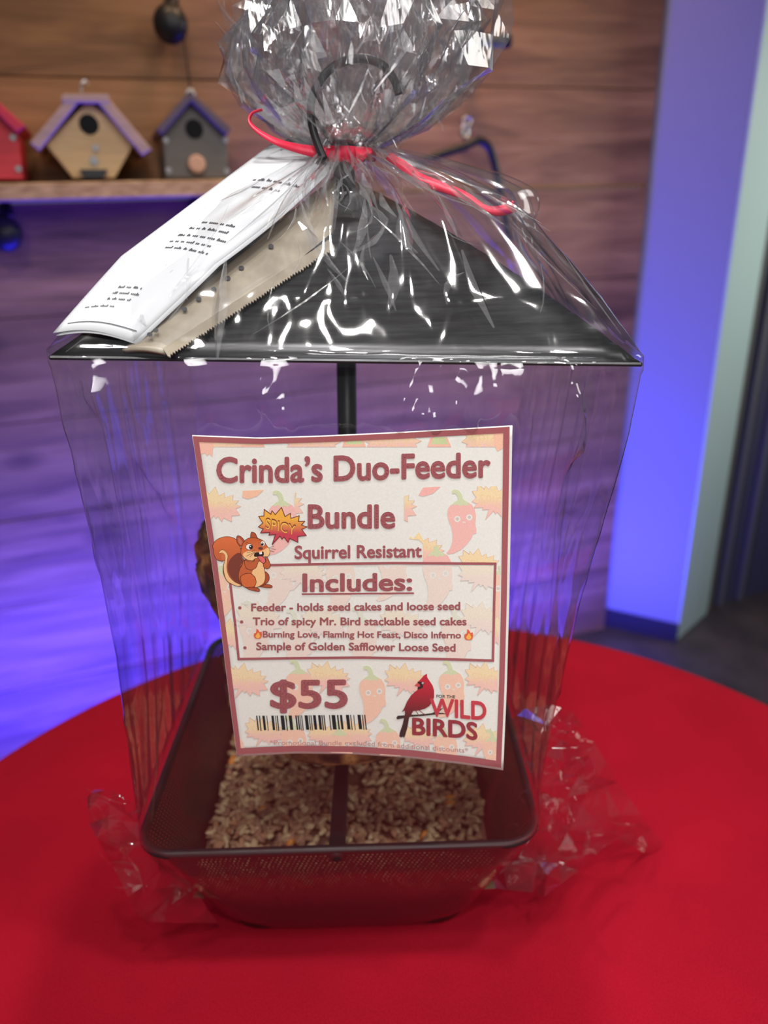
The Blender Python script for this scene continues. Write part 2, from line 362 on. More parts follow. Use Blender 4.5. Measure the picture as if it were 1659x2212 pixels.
# square hip roof, leaning with the post
RC = np.array([-.0145, .476, -.0645]); tl = math.radians(2.46); rX = np.array([math.cos(tl), 0, -math.sin(tl)]); rZ = np.array([math.sin(tl), 0, math.cos(tl)]); rY = np.array([0, 1, 0])
RH = .1352
def rf(x, y, z): return RC + rX*x + rY*y + rZ*z
def roof_h(x, y):                            # slightly domed hip roof
    t = max(abs(x), abs(y))/RH
    return .078*(1-t)*(1+.25*t)
G = 33; v = []; f = []
gs = np.linspace(-RH, RH, G)
for j in range(G):
    for i in range(G): v.append(rf(gs[i], gs[j], roof_h(gs[i], gs[j])))
for j in range(G-1):
    for i in range(G-1):
        a = j*G+i; f.append((a, a+1, a+G+1, a+G))
o = roof = obj('roof', v, f, mt_roof, fe, True)
md = o.modifiers.new('thick', 'SOLIDIFY'); md.thickness = .0012*S; md.offset = -1
m = M(); rim = [rf(x, y, -.0012) for x, y in ((-RH, -RH), (RH, -RH), (RH, RH), (-RH, RH))]
for a, b in zip(rim, rim[1:]+rim[:1]): m.tube([a, b], .0011, 6)
m.build('roof_hem', mt_roof, roof)
hk = [on_y(x, y, .449) for x, y in ((700, 345), (682, 300), (672, 255), (675, 210), (695, 170), (728, 140), (778, 126), (822, 138), (850, 170), (862, 205))]
def smooth_path(p, k=5):
    p = [np.asarray(x, float) for x in p]; out = []
    for i in range(len(p)-1):
        a, b, c, d = p[max(i-1, 0)], p[i], p[i+1], p[min(i+2, len(p)-1)]
        for t in np.linspace(0, 1, k, endpoint=False):
            out.append(.5*((2*b)+(c-a)*t+(2*a-5*b+4*c-d)*t*t+(3*b-a-3*c+d)*t**3))
    return out+[p[-1]]
m = M(); m.tube(smooth_path(hk), .0023, 8); m.build('hanging_hook', mt_black, fe, True)

# loose seed lying in the tray
cols = [rgb(186, 156, 120), rgb(168, 134, 100), rgb(154, 116, 88), rgb(142, 104, 80), rgb(196, 170, 132), rgb(170, 122, 90), rgb(150, 112, 86)]
m = M(); SZ = -.432
hs = .104
gx = np.linspace(-hs, hs, 18); base = []
for yy in gx:
    for xx in gx: base.append((TCX+xx, TCY+yy, SZ-.004+.004*noise.noise((xx*30, yy*30, 2))))
m.add(base, [(j*18+i, j*18+i+1, (j+1)*18+i+1, (j+1)*18+i) for j in range(17) for i in range(17)], rgb(112, 80, 60))
tmpl = []
for i in range(5):
    a = math.pi*i/4
    for j in range(5): tmpl.append((math.cos(a), math.sin(a)*math.cos(2*math.pi*j/5), math.sin(a)*math.sin(2*math.pi*j/5)))
tmpl = np.array(tmpl); tf = [(i*5+j, i*5+(j+1) % 5, (i+1)*5+(j+1) % 5, (i+1)*5+j) for i in range(4) for j in range(5)]
for k in range(2600):
    x, y = (rng.random(2)*2-1)*hs*.985
    if x*x+y*y < .012**2: continue
    L = .0045*(.75+.5*rng.random()); w = L*(.46+.2*rng.random()); c = cols[rng.integers(len(cols))]
    if rng.random() < .009: c = rgb(214, 132, 50); w = L*.7
    th = rng.random()*math.pi*2; ph = (rng.random()-.5)*1.1
    d = np.array([math.cos(th)*math.cos(ph), math.sin(th)*math.cos(ph), math.sin(ph)]); a = np.cross(d, [0, 0, 1]); a /= np.linalg.norm(a); b = np.cross(d, a)
    p = np.array([TCX+x, TCY+y, SZ+.004*noise.noise((x*30, y*30, 2))+rng.random()*.003])
    m.add([p+d*L*t[0]+a*w*t[1]+b*w*.7*t[2] for t in tmpl], tf, c)
sd = m.build('loose_birdseed', mt_seed, None, True); tag(sd, 'brown and tan loose seed filling the black feeder tray', 'birdseed', kind='stuff')

# seed cakes on the post
def cake(z0, z1, r, label, seed, cx, cy):
    v = []; f = []; cc = []; n = 120; prof = []
    h = z1-z0; rb = h*.34
    for t in np.linspace(0, 1, 5): prof.append((.008+(r-rb-.008)*t, z0))
    for a in np.linspace(-90, 90, 17)[1:-1]:
        ca, sa = math.cos(math.radians(a)), math.sin(math.radians(a)); prof.append((r-rb+rb*abs(ca)**.7, (z0+z1)/2+(h/2)*math.copysign(abs(sa)**.7, sa)))
    for t in np.linspace(1, 0, 5): prof.append((.008+(r-rb-.008)*t, z1))
    pal = [np.array(rgb(120, 78, 48)), np.array(rgb(156, 108, 66)), np.array(rgb(92, 58, 40)), np.array(rgb(190, 140, 86)), np.array(rgb(70, 44, 34))]
    for rr, z in prof:
        for j in range(n):
            th = 2*math.pi*j/n; p = np.array([rr*math.cos(th), rr*math.sin(th), z])
            k = noise.voronoi(Vector(p)*130+Vector((seed*7, 0, 0)))[0]
            d = .0055*(.5-k[0])+.003*noise.noise(Vector(p)*60+Vector((seed, 3, 1)))
            s = 1+d/max(rr, .02); v.append((cx+p[0]*s, cy+p[1]*s, z+d*.6))
            cc.append(tuple(pal[int(abs(noise.cell(Vector(p)*110+Vector((seed, 0, 0)))*997)) % 5]))
    for i in range(len(prof)-1):
        for j in range(n): f.append((i*n+j, i*n+(j+1) % n, (i+1)*n+(j+1) % n, (i+1)*n+j))
    o = obj('seed_cake', v, f, mt_cake, None, True, col=cc)
    return tag(o, label, 'seed cake', 'stacked seed cakes on the feeder post')
def postx(z): return pt0+(pt1-pt0)*((z-pt0[2])/(pt1[2]-pt0[2]))
for z0, z1, r, lb, sd_ in ((-.252, -.196, .104, 'topmost round brown seed cake, showing beside the squirrel picture on the sign', 1),
                       (-.298, -.254, .078, 'narrower middle seed cake of the stack, hidden mostly by the sign', 2),
                       (-.342, -.300, .093, 'lowest seed cake of the stack, just above the tray of loose seed', 3)):
    c = postx((z0+z1)/2); cake(z0, z1, r, lb, sd_, c[0], c[1])

# ------------------------------------------------------------------ leaflet and seed packet lying on the roof
def rayplane(x, y, p0, nrm):
    d = ray(x, y); return d*(np.dot(p0, nrm)/np.dot(d, nrm))
def quad_grid(c, n, m_, fn):                 # bilinear pixel quad BL,BR,TR,TL
    pts = []; c = [np.array(q, float) for q in c]
    for j in range(m_+1):
        for i in range(n+1):
            u, w = i/n, j/m_; px = c[0]*(1-u)*(1-w)+c[1]*u*(1-w)+c[2]*u*w+c[3]*(1-u)*w; pts.append(fn(px[0], px[1], u, w))
    return pts, [(j*(n+1)+i, j*(n+1)+i+1, (j+1)*(n+1)+i+1, (j+1)*(n+1)+i) for j in range(m_) for i in range(n)]
LQ = [(122, 738), (295, 757), (757, 371), (596, 366)]
def roofpt(x, y, lift):                      # front face of the roof under a pixel
    nf = np.cross(rX, rf(0, 0, .078)-rf(0, -RH, 0)); nf /= np.linalg.norm(nf)
    p = rayplane(x, y, rf(0, -RH, 0), nf); return p+nf*lift
def leaf3(x, y, u, w, lift=0):
    x += 34*math.sin(math.pi*w)*u; p = roofpt(x, y, .005+.011*min(1, 3*w)+.004*math.sin(math.pi*u)); return p*(1-lift)
lf = thing('leaflet', leaf3(300, 700, .8, .1), 'white folded instruction sheet under the film on the left of the roof', 'leaflet')
v, f = quad_grid(LQ, 14, 24, leaf3)
o = sheet = obj('sheet', v, f, mt_leaf, lf, True); md = o.modifiers.new('t', 'SOLIDIFY'); md.thickness = .0004*S; md.offset = -1
def leaf2(x, y, u, w): p = leaf3(x+7, y+6, u, w); return p*1.004
v, f = quad_grid(LQ, 14, 24, leaf2); o = obj('folded_back_sheet', v, f, mt_leaf, lf, True); md = o.modifiers.new('t', 'SOLIDIFY'); md.thickness = .0004*S; md.offset = -1
def luv(u, w, lift=.0015):
    c = [np.array(q, float) for q in LQ]; px = c[0]*(1-u)*(1-w)+c[1]*u*(1-w)+c[2]*u*w+c[3]*(1-u)*w
    return leaf3(px[0], px[1], u, w, lift)
def lrect(m, u0, u1, w0, w1):
    n = 6; vs = [luv(u0+(u1-u0)*i/n, w) for w in (w0, w1) for i in range(n+1)]
    m.add(vs, [(i, i+1, n+2+i, n+1+i) for i in range(n)], rgb(70, 70, 76))
m = M()
rr = random.Random(3)
def words(w, u0, u1, h):                      # rows of print too blurred to read
    u = u0
    while u < u1:
        L = .03+.07*rr.random(); n = max(2, int(L/.016))
        for k in range(n):
            hh = h*(1 if rr.random() < .3 else .62); uu = u+k*.018
            if uu < u1: lrect(m, uu, uu+.012, w, w+hh*1.4)
        u += n*.018+.022
for w, u0, u1, h in ((.745, .42, .92, .010), (.705, .50, .82, .010), (.50, .45, .78, .009), (.465, .40, .78, .009), (.425, .38, .86, .009), (.39, .38, .80, .009), (.355, .42, .85, .009), (.18, .34, .6, .007), (.155, .34, .62, .007), (.13, .34, .6, .007), (.10, .15, .5, .006)):
    m = M(); words(w, u0, u1, h); m.build('print_line', mt_ink, sheet)
m = M(); lrect(m, .10, .93, .035, .038); m.build('printed_rule', mt_ink, sheet)

pk = thing('seed_packet', roofpt(350, 760, .002), 'beige seed packet with a jagged edge beside the white sheet on the roof', 'seed packet')
def pk3(x, y, u, w): return roofpt(x, y, .0035+.004*math.sin(math.pi*min(max(u, 0), 1))*math.sin(math.pi*(.1+.8*w)))
PQ = [(268, 768), (360, 776), (716, 540), (728, 388)]
v, f = quad_grid(PQ, 10, 40, pk3); o = pouch = obj('pouch', v, f, mt_bagplastic, pk, True); md = o.modifiers.new('t', 'SOLIDIFY'); md.thickness = .002*S; md.offset = -1
m = M(); K = 64
for k in range(K):
    a = np.array(PQ[1], float)*(1-k/K)+np.array(PQ[2], float)*k/K; b = np.array(PQ[1], float)*(1-(k+1)/K)+np.array(PQ[2], float)*(k+1)/K
    t = (a+b)/2; nr = np.array([.54, .84])*(17+3*rr.random())
    A, B, Cc, D, E_ = a-nr*.3, b-nr*.3, b+nr*.72, t+nr*1.0, a+nr*.72
    m.add([roofpt(q_[0], q_[1], .0045) for q_ in (A, B, Cc, D, E_)], [(0, 1, 2, 3, 4)])
o = m.build('jagged_seal', mt_bagplastic, pouch); md = o.modifiers.new('t', 'SOLIDIFY'); md.thickness = .0006*S
m = M()
for (x, y) in ((404, 691), (434, 669), (466, 648), (496, 624), (525, 602), (588, 555), (343, 737), (330, 746)):
    q3 = [pk3(x+6*math.cos(a), y+5*math.sin(a), .3, .3)*.992 for a in np.linspace(0, 2*math.pi, 9)[:-1]]
    m = M(); m.add(q3, [tuple(range(8))]); m.build('printed_dot', mt_dot, pouch)

#@@BG
# ------------------------------------------------------------------ shelf, birdhouses and hooks on the plank wall
def wp(x, y, off):
    d = ray(x, y); t = (off+np.dot([0, WY0, 0], wn))/np.dot(d, wn); return d*t
def wuz(x, y, off): p = wp(x, y, off); return np.dot(p-np.array([0, WY0, 0]), we), p[2]
SO = .15
sz1 = wuz(250, 391, SO)[1]; sz0 = wuz(250, 428, SO)[1]; su = wuz(522, 400, SO)[0]
m = M(); m.box(wall((-1.1+su)/2, (sz0+sz1)/2, SO/2), (su+1.1)/2, SO/2, (sz1-sz0)/2, we, wn, (0, 0, 1))
sh_ = thing('wall_shelf', wall(su-.3, sz0, SO/2), 'wooden shelf on the plank wall carrying the row of birdhouses', 'shelf')
bevel(m.build('board', mt_shelf, sh_), .002)
m = M(); bu = wuz(425, 455, .03)[0]
m.box(wall(bu, sz0-.03, .008), .008, .006, .03, we, wn, (0, 0, 1)); m.box(wall(bu, sz0-.004, .06), .008, .055, .004, we, wn, (0, 0, 1)); m.tube([wall(bu, sz0-.052, .012), wall(bu, sz0-.004, .10)], .005, 8)
m.build('bracket', mt_iron, sh_)
def paint(name, c, rough=.6):
    m = mat(name, c, rough); q = N(m); gn = q.noise(q.coords((4, 4, 50)), 3, 3)
    q.l(q.mix(c, q.ramp(gn, [(.3, (.82, .82, .82, 1)), (.7, (1.05, 1.05, 1.05, 1))]), 1, 'MULTIPLY'), q.b.inputs['Base Color']); return m
mt_red = paint('red_painted_wood', rgb(214, 58, 72)); mt_redr = paint('dark_red_painted_wood', rgb(206, 44, 66))
mt_nat = paint('natural_pine', rgb(212, 176, 130)); mt_mauve = paint('mauve_painted_wood', rgb(176, 146, 138))
mt_grey = paint('grey_painted_wood', rgb(104, 98, 94)); mt_purple = paint('dark_purple_painted_wood', rgb(84, 70, 84))
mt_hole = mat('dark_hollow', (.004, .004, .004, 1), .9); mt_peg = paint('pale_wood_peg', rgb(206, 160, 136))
FO = .135                                    # front faces stand this far off the wall
def wpoly(pts, off): return [wp(x, y, off) for x, y in pts]
def disc_on(m, x, y, r, off, h, n=20, mi=0): m.cyl(wp(x, y, off), wn, r, h, n, mi=mi)
PXM = 1/1180.0                               # working length of a pixel near the wall
def house(name, label, base_px, body, roofs, bm, rm):
    t = thing(name, wp(base_px[0], base_px[1], FO-.05), label, 'birdhouse', 'birdhouses on the shelf')
    global BODY
    m = M(); m.prism(wpoly(body, FO), -wn*.105); BODY = bevel(m.build('body', bm, t), .002)
    for r in roofs: m = M(); m.prism(wpoly(r, FO+.016), -wn*.14); bevel(m.build('roof_panel', rm, t), .002)
    return t
h = house('birdhouse', 'natural wood birdhouse with wide mauve roof, middle of the shelf', (202, 385),
    [(192, 216), (292, 306), (248, 385), (158, 385), (98, 312)],
    [[(150, 205), (168, 222), (84, 326), (64, 308)], [(228, 205), (212, 222), (308, 336), (328, 322)]], mt_nat, mt_mauve)
m = M(); m.prism(wpoly([(134, 203), (234, 203), (238, 222), (132, 220)], FO+.017), -wn*.13); bevel(m.build('ridge_board', mt_mauve, h), .001)
m = M(); disc_on(m, 192, 269, .0135, FO-.001, .002); m.build('entrance_hole', mt_hole, BODY)
for x, y, r in ((206, 320, .0045), (203, 347, .006)): m = M(); disc_on(m, x, y, r, FO, .003, 12); m.build('screw', mt_zinc, BODY)
m = M(); m.prism(wpoly([(172, 366), (232, 366), (224, 384), (180, 384)], FO+.012), -wn*.012); m.build('perch_clip', mt_iron, h)
m = M(); m.tube(smooth_path([wp(176, 200, FO-.05), wp(176, 182, FO-.05), wp(183, 174, FO-.05), wp(190, 182, FO-.05)]), .0014, 6); m.build('wire_hook', mt_steel, h)
h = house('birdhouse', 'grey birdhouse with dark purple roof and pale peg, hanging cord above', (425, 385),
    [(412, 222), (490, 292), (494, 385), (358, 385), (352, 286)],
    [[(410, 194), (414, 218), (350, 292), (338, 278)], [(408, 194), (412, 218), (490, 294), (500, 276)]], mt_grey, mt_purple)
m = M(); disc_on(m, 419, 279, .0135, FO-.001, .002); m.build('entrance_hole', mt_hole, BODY)
m = M(); disc_on(m, 424, 355, .013, FO, .012, 18); bevel(m.build('peg', mt_peg, h), .003)
for x, y in ((358, 303), (487, 302), (364, 368), (490, 370)): m = M(); disc_on(m, x, y, .0042, FO, .002, 12); m.build('screw', mt_zinc, BODY)
m = M(); m.tube([wp(411+8*math.cos(a), 203+9*math.sin(a), FO-.03) for a in np.linspace(0, 2*math.pi, 14)[:-1]], .0022, 6, closed=True); m.ball(wp(411, 212, FO-.03), .007); m.build('screw_eye', mt_steel, h, True)
m = M(); m.tube([wp(411, 196, FO-.03), wp(404, 140, .09), wp(396, 78, .06)], .0016, 6); m.build('hanging_cord', mt_iron, h)
h = house('birdhouse', 'red birdhouse at the left edge of the photo, cut off by the frame', (-40, 388),
    [(-48, 204), (40, 290), (50, 388), (-134, 388), (-128, 300)],
    [[(-48, 178), (-46, 202), (-136, 296), (-150, 280)], [(-50, 178), (-50, 202), (36, 288), (55, 272)]], mt_red, mt_redr)
m = M(); disc_on(m, -42, 275, .0135, FO-.001, .002); m.build('entrance_hole', mt_hole, BODY)
for x, y in ((28, 297), (40, 365), (-120, 302), (-124, 366)): m = M(); disc_on(m, x, y, .0042, FO, .002, 12); m.build('screw', mt_zinc, BODY)

def wall_hook(x, y, label):
    t = thing('wall_hook', wp(x, y, 0), label, 'hook', 'black iron hooks on the plank wall')
    m = M(); m.prism([wp(x+15*math.cos(a), y-40+34*math.sin(a), .003) for a in np.linspace(0, 2*math.pi, 20)[:-1]], wn*.008); bevel(m.build('back_plate', mt_iron, t), .002)
    m = M(); m.tube(smooth_path([wp(x+4, y-46, .01), wp(x+2, y-20, .025), wp(x, y+5, .045), wp(x, y-5, .06)]), .009, 10); m.build('arm', mt_iron, t, True)
    m = M(); m.ball(wp(x-2, y+4, .06), .026, 20, sc=(1, .8, 1.05)); m.build('knob', mt_iron, t, True)
    m = M(); m.ball(wp(x+9, y-26, .04), .007, 10); m.build('rivet', mt_steel, t, True)
wall_hook(370, 48, 'black iron hook at the top of the photo, above the grey birdhouse')
wall_hook(12, 500, 'black iron hook below the shelf at the left edge of the photo')
t = thing('wall_peg', wp(1040, 90, 0), 'short black peg sticking out right of the gathered bag top', 'peg')
m = M(); a, b = wp(1000, 88, .02), wp(1100, 89, .10); m.tube([a, b], .0105, 14); m.build('rod', mt_iron, t, True)
m = M(); m.cyl(wp(1005, 88, 0), wn, .025, .02, 20); m.build('flange', mt_iron, t)
t = thing('wire_hanger', wp(1020, 330, .04), 'black bent metal frame hanging on the wall by a silver ring', 'hanger')
m = M(); m.tube(smooth_path([wp(*p, .05) for p in ((900, 352), (950, 334), (1000, 318), (1034, 304), (1056, 318), (1070, 360), (1080, 410), (1090, 460), (1100, 520))]), .0075, 10); m.build('frame', mt_iron, t, True)
m = M(); m.tube([wp(1005+7*math.cos(a), 284+14*math.sin(a), .05) for a in np.linspace(0, 2*math.pi, 16)[:-1]], .003, 6, closed=True)
m.tube([wp(1009+9*math.cos(a), 262+10*math.sin(a), .03) for a in np.linspace(0, 2*math.pi, 16)[:-1]], .002, 6, closed=True); m.tube([wp(1009, 254, 0), wp(1009, 256, .03)], .003, 6); m.build('ring_clip', mt_steel, t, True)

#@@FILM
def along(P, t):
    P = np.array(P, float); s = np.r_[0, np.cumsum(np.hypot(*np.diff(P, axis=0).T))]; s /= s[-1]
    return np.array([np.interp(t, s, P[:, 0]), np.interp(t, s, P[:, 1])])
# ------------------------------------------------------------------ cellophane bag
bag = thing('cellophane_bag', (TCX, TCY, TZ), 'clear crinkled cellophane bag tied around the whole feeder', 'bag')
def sup(th, n):
    return 1.0/((abs(math.cos(th))**n+abs(math.sin(th))**n)**(1.0/n))
def fold(p, fr, sd=0):                       # crease field: sharp ridges
    a = noise.noise(Vector(p)*fr+Vector((sd, 1.7, 4.2))); return 1-2*abs(a)*1.6
NT = 480
thetas = []
for j in range(NT): thetas.append(2*math.pi*j/NT)
tie = np.array([-.016, .474, .0275])
# (z, cx, cy, half-width, squareness, tilt)
LV = [(-.4885, TCX, TCY, .0885, 6), (-.470, TCX, TCY, .0975, 7), (-.430, TCX, TCY, .1120, 8), (-.392, TCX, TCY, .1262, 9), (-.368, TCX, TCY, .1315, 10),
      (-.33, TCX+.002, TCY, .1300, 12), (-.28, TCX+.006, TCY+.0005, .1290, 16), (-.23, TCX+.010, TCY+.001, .1295, 20), (-.18, -.0225, TCY+.001, .131, 26), (-.13, -.0185, TCY+.0012, .1345, 36), (-.09, -.016, .476, .1365, 60), (-.068, -.0145, .476, .1375, 80),
      (-.062, -.0145, .476, .1372, 80), (-.050, -.0145, .476, .1270, 30), (-.038, -.014, .476, .117, 16), (-.022, -.012, .476, .101, 9), (-.006, -.011, .476, .084, 5.5), (.006, -.012, .476, .067, 4), (.015, -.013, .476, .049, 3), (.022, -.015, .475, .033, 2.4), (.0265, -.016, .474, .018, 2), (.029, -.016, .474, .015, 2)]
def interp_levels(L, k):
    A = np.array(L); out = []
    t = np.arange(len(A)); tt = np.linspace(0, len(A)-1, (len(A)-1)*k+1)
    return [tuple(np.interp(x, t, A[:, c]) for c in range(5)) for x in tt]
LL = interp_levels(LV, 8)
DENT = []                                    # pushed-out dents of the front film: place, depth, half sizes, lean
for (x, y, A_, sx_, sz_, an) in ((622, 900, .0032, .007, .011, 32), (575, 835, .0022, .008, .010, 10), (850, 925, .0030, .005, .012, -24), (905, 905, .0034, .006, .010, 20), (872, 840, .0022, .003, .014, -30), (962, 880, .0030, .004, .014, -18), (1000, 925, .0034, .005, .009, 12),
        (1050, 850, .0032, .018, .010, 20), (1206, 900, .0060, .0042, .028, 1), (1128, 935, .0040, .0026, .014, 2), (1168, 985, .0034, .006, .014, -22), (1240, 880, .0025, .004, .02, -8), (1165, 1222, .0036, .016, .0045, 22), (1150, 1310, .0024, .008, .004, 5),
        (228, 852, .0026, .005, .012, 20), (300, 960, .0026, .005, .035, 26), (385, 1090, .0022, .005, .03, 24), (250, 1250, .0020, .004, .04, 8), (450, 860, .0020, .006, .02, 30)):
    p = on_y(x, y, .338); DENT.append((p[0], p[2], A_, sx_, sz_, math.cos(math.radians(an)), math.sin(math.radians(an))))
DENT = [(a, b, c, d*1.3, e*1.3, g, h) for a, b, c, d, e, g, h in DENT]
v = []
for (z, cx, cy, a, n) in LL:
    up = max(0, min(1, (z+.058)/.08))        # towards the tie
    for th in thetas:
        r = a*sup(th, n); x, y = r*math.cos(th), r*math.sin(th)
        dz = 0
        if z > -.075: dz = -math.tan(tl)*x*(1-up)*1.0
        elif z > -.30: dz = -math.tan(tl)*x*(z+.30)/.225
        p = np.array([cx+x, cy+y, z+dz]); d = 0
        rad = np.array([math.cos(th), math.sin(th), 0])
        if z < -.07:                          # hanging sides: long vertical folds fanning from the corners
            g = noise.noise(Vector((th*9, z*5, 3.1)))*.0022+noise.noise(Vector((th*28, z*7+th*3, 8.3)))*.0004
            g += .0025*max(0, fold((th*3+z*4, z*9-th*2, 0.3), 1.0, 5)-.75)*4*.5
            e = min(1, (-.07-z)/.03)*min(1, (z+.4885)/.02)
            d = g*e - (.0006 if z > -.36 else 0)
            if z < -.36: d = abs(g)*.35*e
        elif z > -.061:                       # tent: pleats running to the tie, growing crisper
            am = min(1, (z+.061)/.02)
            pl = math.sin(th*17+2*math.sin(th*5))*.5+math.sin(th*29+1.3)*.35
            d = a*(.055+.16*up*up)*pl*am*up
            d += am*(.004*noise.noise(Vector((th*3, z*14, 1)))+.0045*(fold((th*2.0, z*9, 2), 1.2, 3)-.2))*(1 if a > .03 else .3)
            ar = math.atan2(math.sin(th-.15), math.cos(th-.15))
            d += .036*math.exp(-(ar/.6)**2)*math.exp(-((z-.010)/.020)**2)   # puffed right shoulder
            d += .0016*noise.noise(Vector((th*13, z*70, 6)))*(1-up)
            dz += .007*am*max(0, noise.noise(Vector((th*2.5, z*12, 9))))
        if -.36 < z < -.064 and math.sin(th) < -.35:
            for (dx_, dz_, A_, sx_, sz_, ca_, sa_) in DENT:
                ex, ez = p[0]-dx_, p[2]-dz_
                if abs(ex) > .06 or abs(ez) > .06: continue
                e1, e2 = (ex*ca_+ez*sa_)/sx_, (-ex*sa_+ez*ca_)/sz_; q2 = e1*e1+e2*e2
                if q2 < 9: d += 1.9*A_*math.exp(-q2)*(1+.5*noise.noise(Vector((ex*160, ez*110, A_*900))))
        p = p+rad*d; p[2] = z+dz if z > -.30 else z
        if p[2] < TZ+.0012: p[2] = TZ+.0012
        v.append(p)
f = []
for i in range(len(LL)-1):
    for j in range(NT): f.append((i*NT+j, i*NT+(j+1) % NT, (i+1)*NT+(j+1) % NT, (i+1)*NT+j))
obj('bag_body', v, f, mt_film, bag, True)

# gathered, crumpled top: nested flat-faceted shells
def tuft(seed, sc, nt, nz, am):
    r_ = random.Random(seed); v = []; f = []
    zs = np.linspace(.027, .175, nz)
    lft = lambda z: np.interp(z, [.027, .033, .039, .063, .084, .104, .14, .18], [.014, .026, .038, .060, .0655, .045, .055, .06])
    rgt = lambda z: np.interp(z, [.027, .033, .039, .063, .084, .104, .14, .18], [.014, .032, .048, .076, .083, .087, .085, .08])
    for i, z in enumerate(zs):
        w = min(1, (z-.027)/.03)
        for j in range(nt):
            th = 2*math.pi*(j+.5*(i % 2))/nt
            base_ = (lft(z)*(1-math.cos(th))/2+rgt(z)*(1+math.cos(th))/2)*sc
            pl = math.sin(th*11+seed)*.5+math.sin(th*19+seed*2.1)*.4
            r = base_*(1+.16*pl*(1-.55*w))+w*am*(r_.random()-.5)*2+w*.012*noise.noise(Vector((th*2.2, z*28, seed)))
            v.append((tie[0]+r*math.cos(th), tie[1]+r*.72*math.sin(th), z+w*am*.8*(r_.random()-.5)))
    for i in range(nz-1):
        for j in range(nt):
            a, b = i*nt+j, i*nt+(j+1) % nt; c, d = a+nt, b+nt
            if i % 2 == 0: f += [(a, b, c), (b, d, c)]
            else: f += [(a, d, c), (a, b, d)]
    return v, f
m = M()
for sd_, sc_v, nt, nz, am in ((1, 1.0, 44, 12, .0055), (2, .90, 46, 14, .0075), (3, .74, 50, 16, .0085), (5, .52, 40, 16, .0085)):
    v, f = tuft(sd_, sc_v, nt, nz, am); m.add(v, f)
def pinch(m, c, d, ln_, wd_, nn, bend):      # one sharp pinched fold of the film
    d = d/np.linalg.norm(d); sd2 = np.cross(d, nn); sd2 /= np.linalg.norm(sd2); up2 = np.cross(sd2, d); vs = []
    for t in (-1, -.5, 0, .5, 1):
        w = wd_*(1-.8*abs(t)); pc = c+d*ln_*t+sd2*bend*(1-t*t)
        vs += [pc-sd2*w-up2*w*.6, pc, pc+sd2*w-up2*w*.6]
    m.add(vs, [(3*i+q_, 3*i+q_+1, 3*i+q_+4, 3*i+q_+3) for i in range(4) for q_ in (0, 1)])
rs = random.Random(21)
for k in range(260):
    z = .034+.12*rs.random()**.8; th = -math.pi/2+rs.gauss(0, .75); rr_ = (.35+.62*rs.random()); hw = np.interp(z, [.03, .06, .1, .16], [.018, .062, .072, .07])
    c = np.array([tie[0]+.006+hw*rr_*math.cos(th), tie[1]+.72*hw*rr_*math.sin(th), z])
    pinch(m, c, np.array([rs.gauss(0, .5)+.6*math.cos(th), rs.gauss(0, .3), 1.0]), .007+.032*rs.random()**1.7, .0006+.0022*rs.random(), np.array([rs.gauss(0, .22), -.85, .55+rs.gauss(0, .22)]), rs.gauss(0, .005))
m2 = M()
def surf_pt(th, z):                           # point of the tent film under the tie
    A_ = np.array(LV); A_ = A_[A_[:, 0] > -.0625]
    a = np.interp(z, A_[:, 0], A_[:, 3]); n_ = np.interp(z, A_[:, 0], A_[:, 4]); cx = np.interp(z, A_[:, 0], A_[:, 1]); r = a*sup(th, n_)
    return np.array([cx+r*math.cos(th), .476+r*math.sin(th), z])
for k in range(150):
    th = -math.pi/2+rs.uniform(-1.15, 1.25); z = .026-.072*rs.random()**1.7
    c = surf_pt(th, z); d = surf_pt(th+rs.gauss(0, .10), z+.012)-c; ob = np.array([math.cos(th)*.6, math.sin(th)*.6, .78])
    pinch(m2, c+ob*.003, d, .010+.026*rs.random()**1.6, .0006+.0034*rs.random()**2, ob+np.array([rs.gauss(0, .22), rs.gauss(0, .22), rs.gauss(0, .15)]), rs.gauss(0, .003))
m2.build('neck_folds', mt_film_n, bag)
# side gusset folds hanging from the roof corners
for LL_, RR_, Yt, Yb in (([(150, 800), (190, 950), (240, 1150), (288, 1400), (304, 1600), (312, 1760)], [(215, 800), (262, 950), (316, 1150), (346, 1400), (344, 1600), (330, 1780)], .372, .372),
                         ([(1207, 802), (1209, 900), (1200, 1100), (1184, 1400), (1172, 1600), (1160, 1760)], [(1296, 800), (1268, 950), (1226, 1150), (1194, 1400), (1180, 1600), (1170, 1740)], .352, .372)):
    mm = M(); n = 24; vs = []
    for i in range(n+1):
        t = i/n; a, b = along(LL_, t), along(RR_, t); Y = Yt*(1-t)+Yb*t
        for u in (0, .25, .5, .75, 1): q_ = a*(1-u)+b*u; vs.append(on_y(q_[0], q_[1], Y+.010*(u-.5)+.004*math.sin(u*9+t*5)))
    mm.add(vs, [(5*i+k, 5*i+k+1, 5*i+k+6, 5*i+k+5) for i in range(n) for k in range(4)]); mm.build('side_gusset', mt_film_e, bag, True)
m.build('gathered_top', mt_film_c, bag)

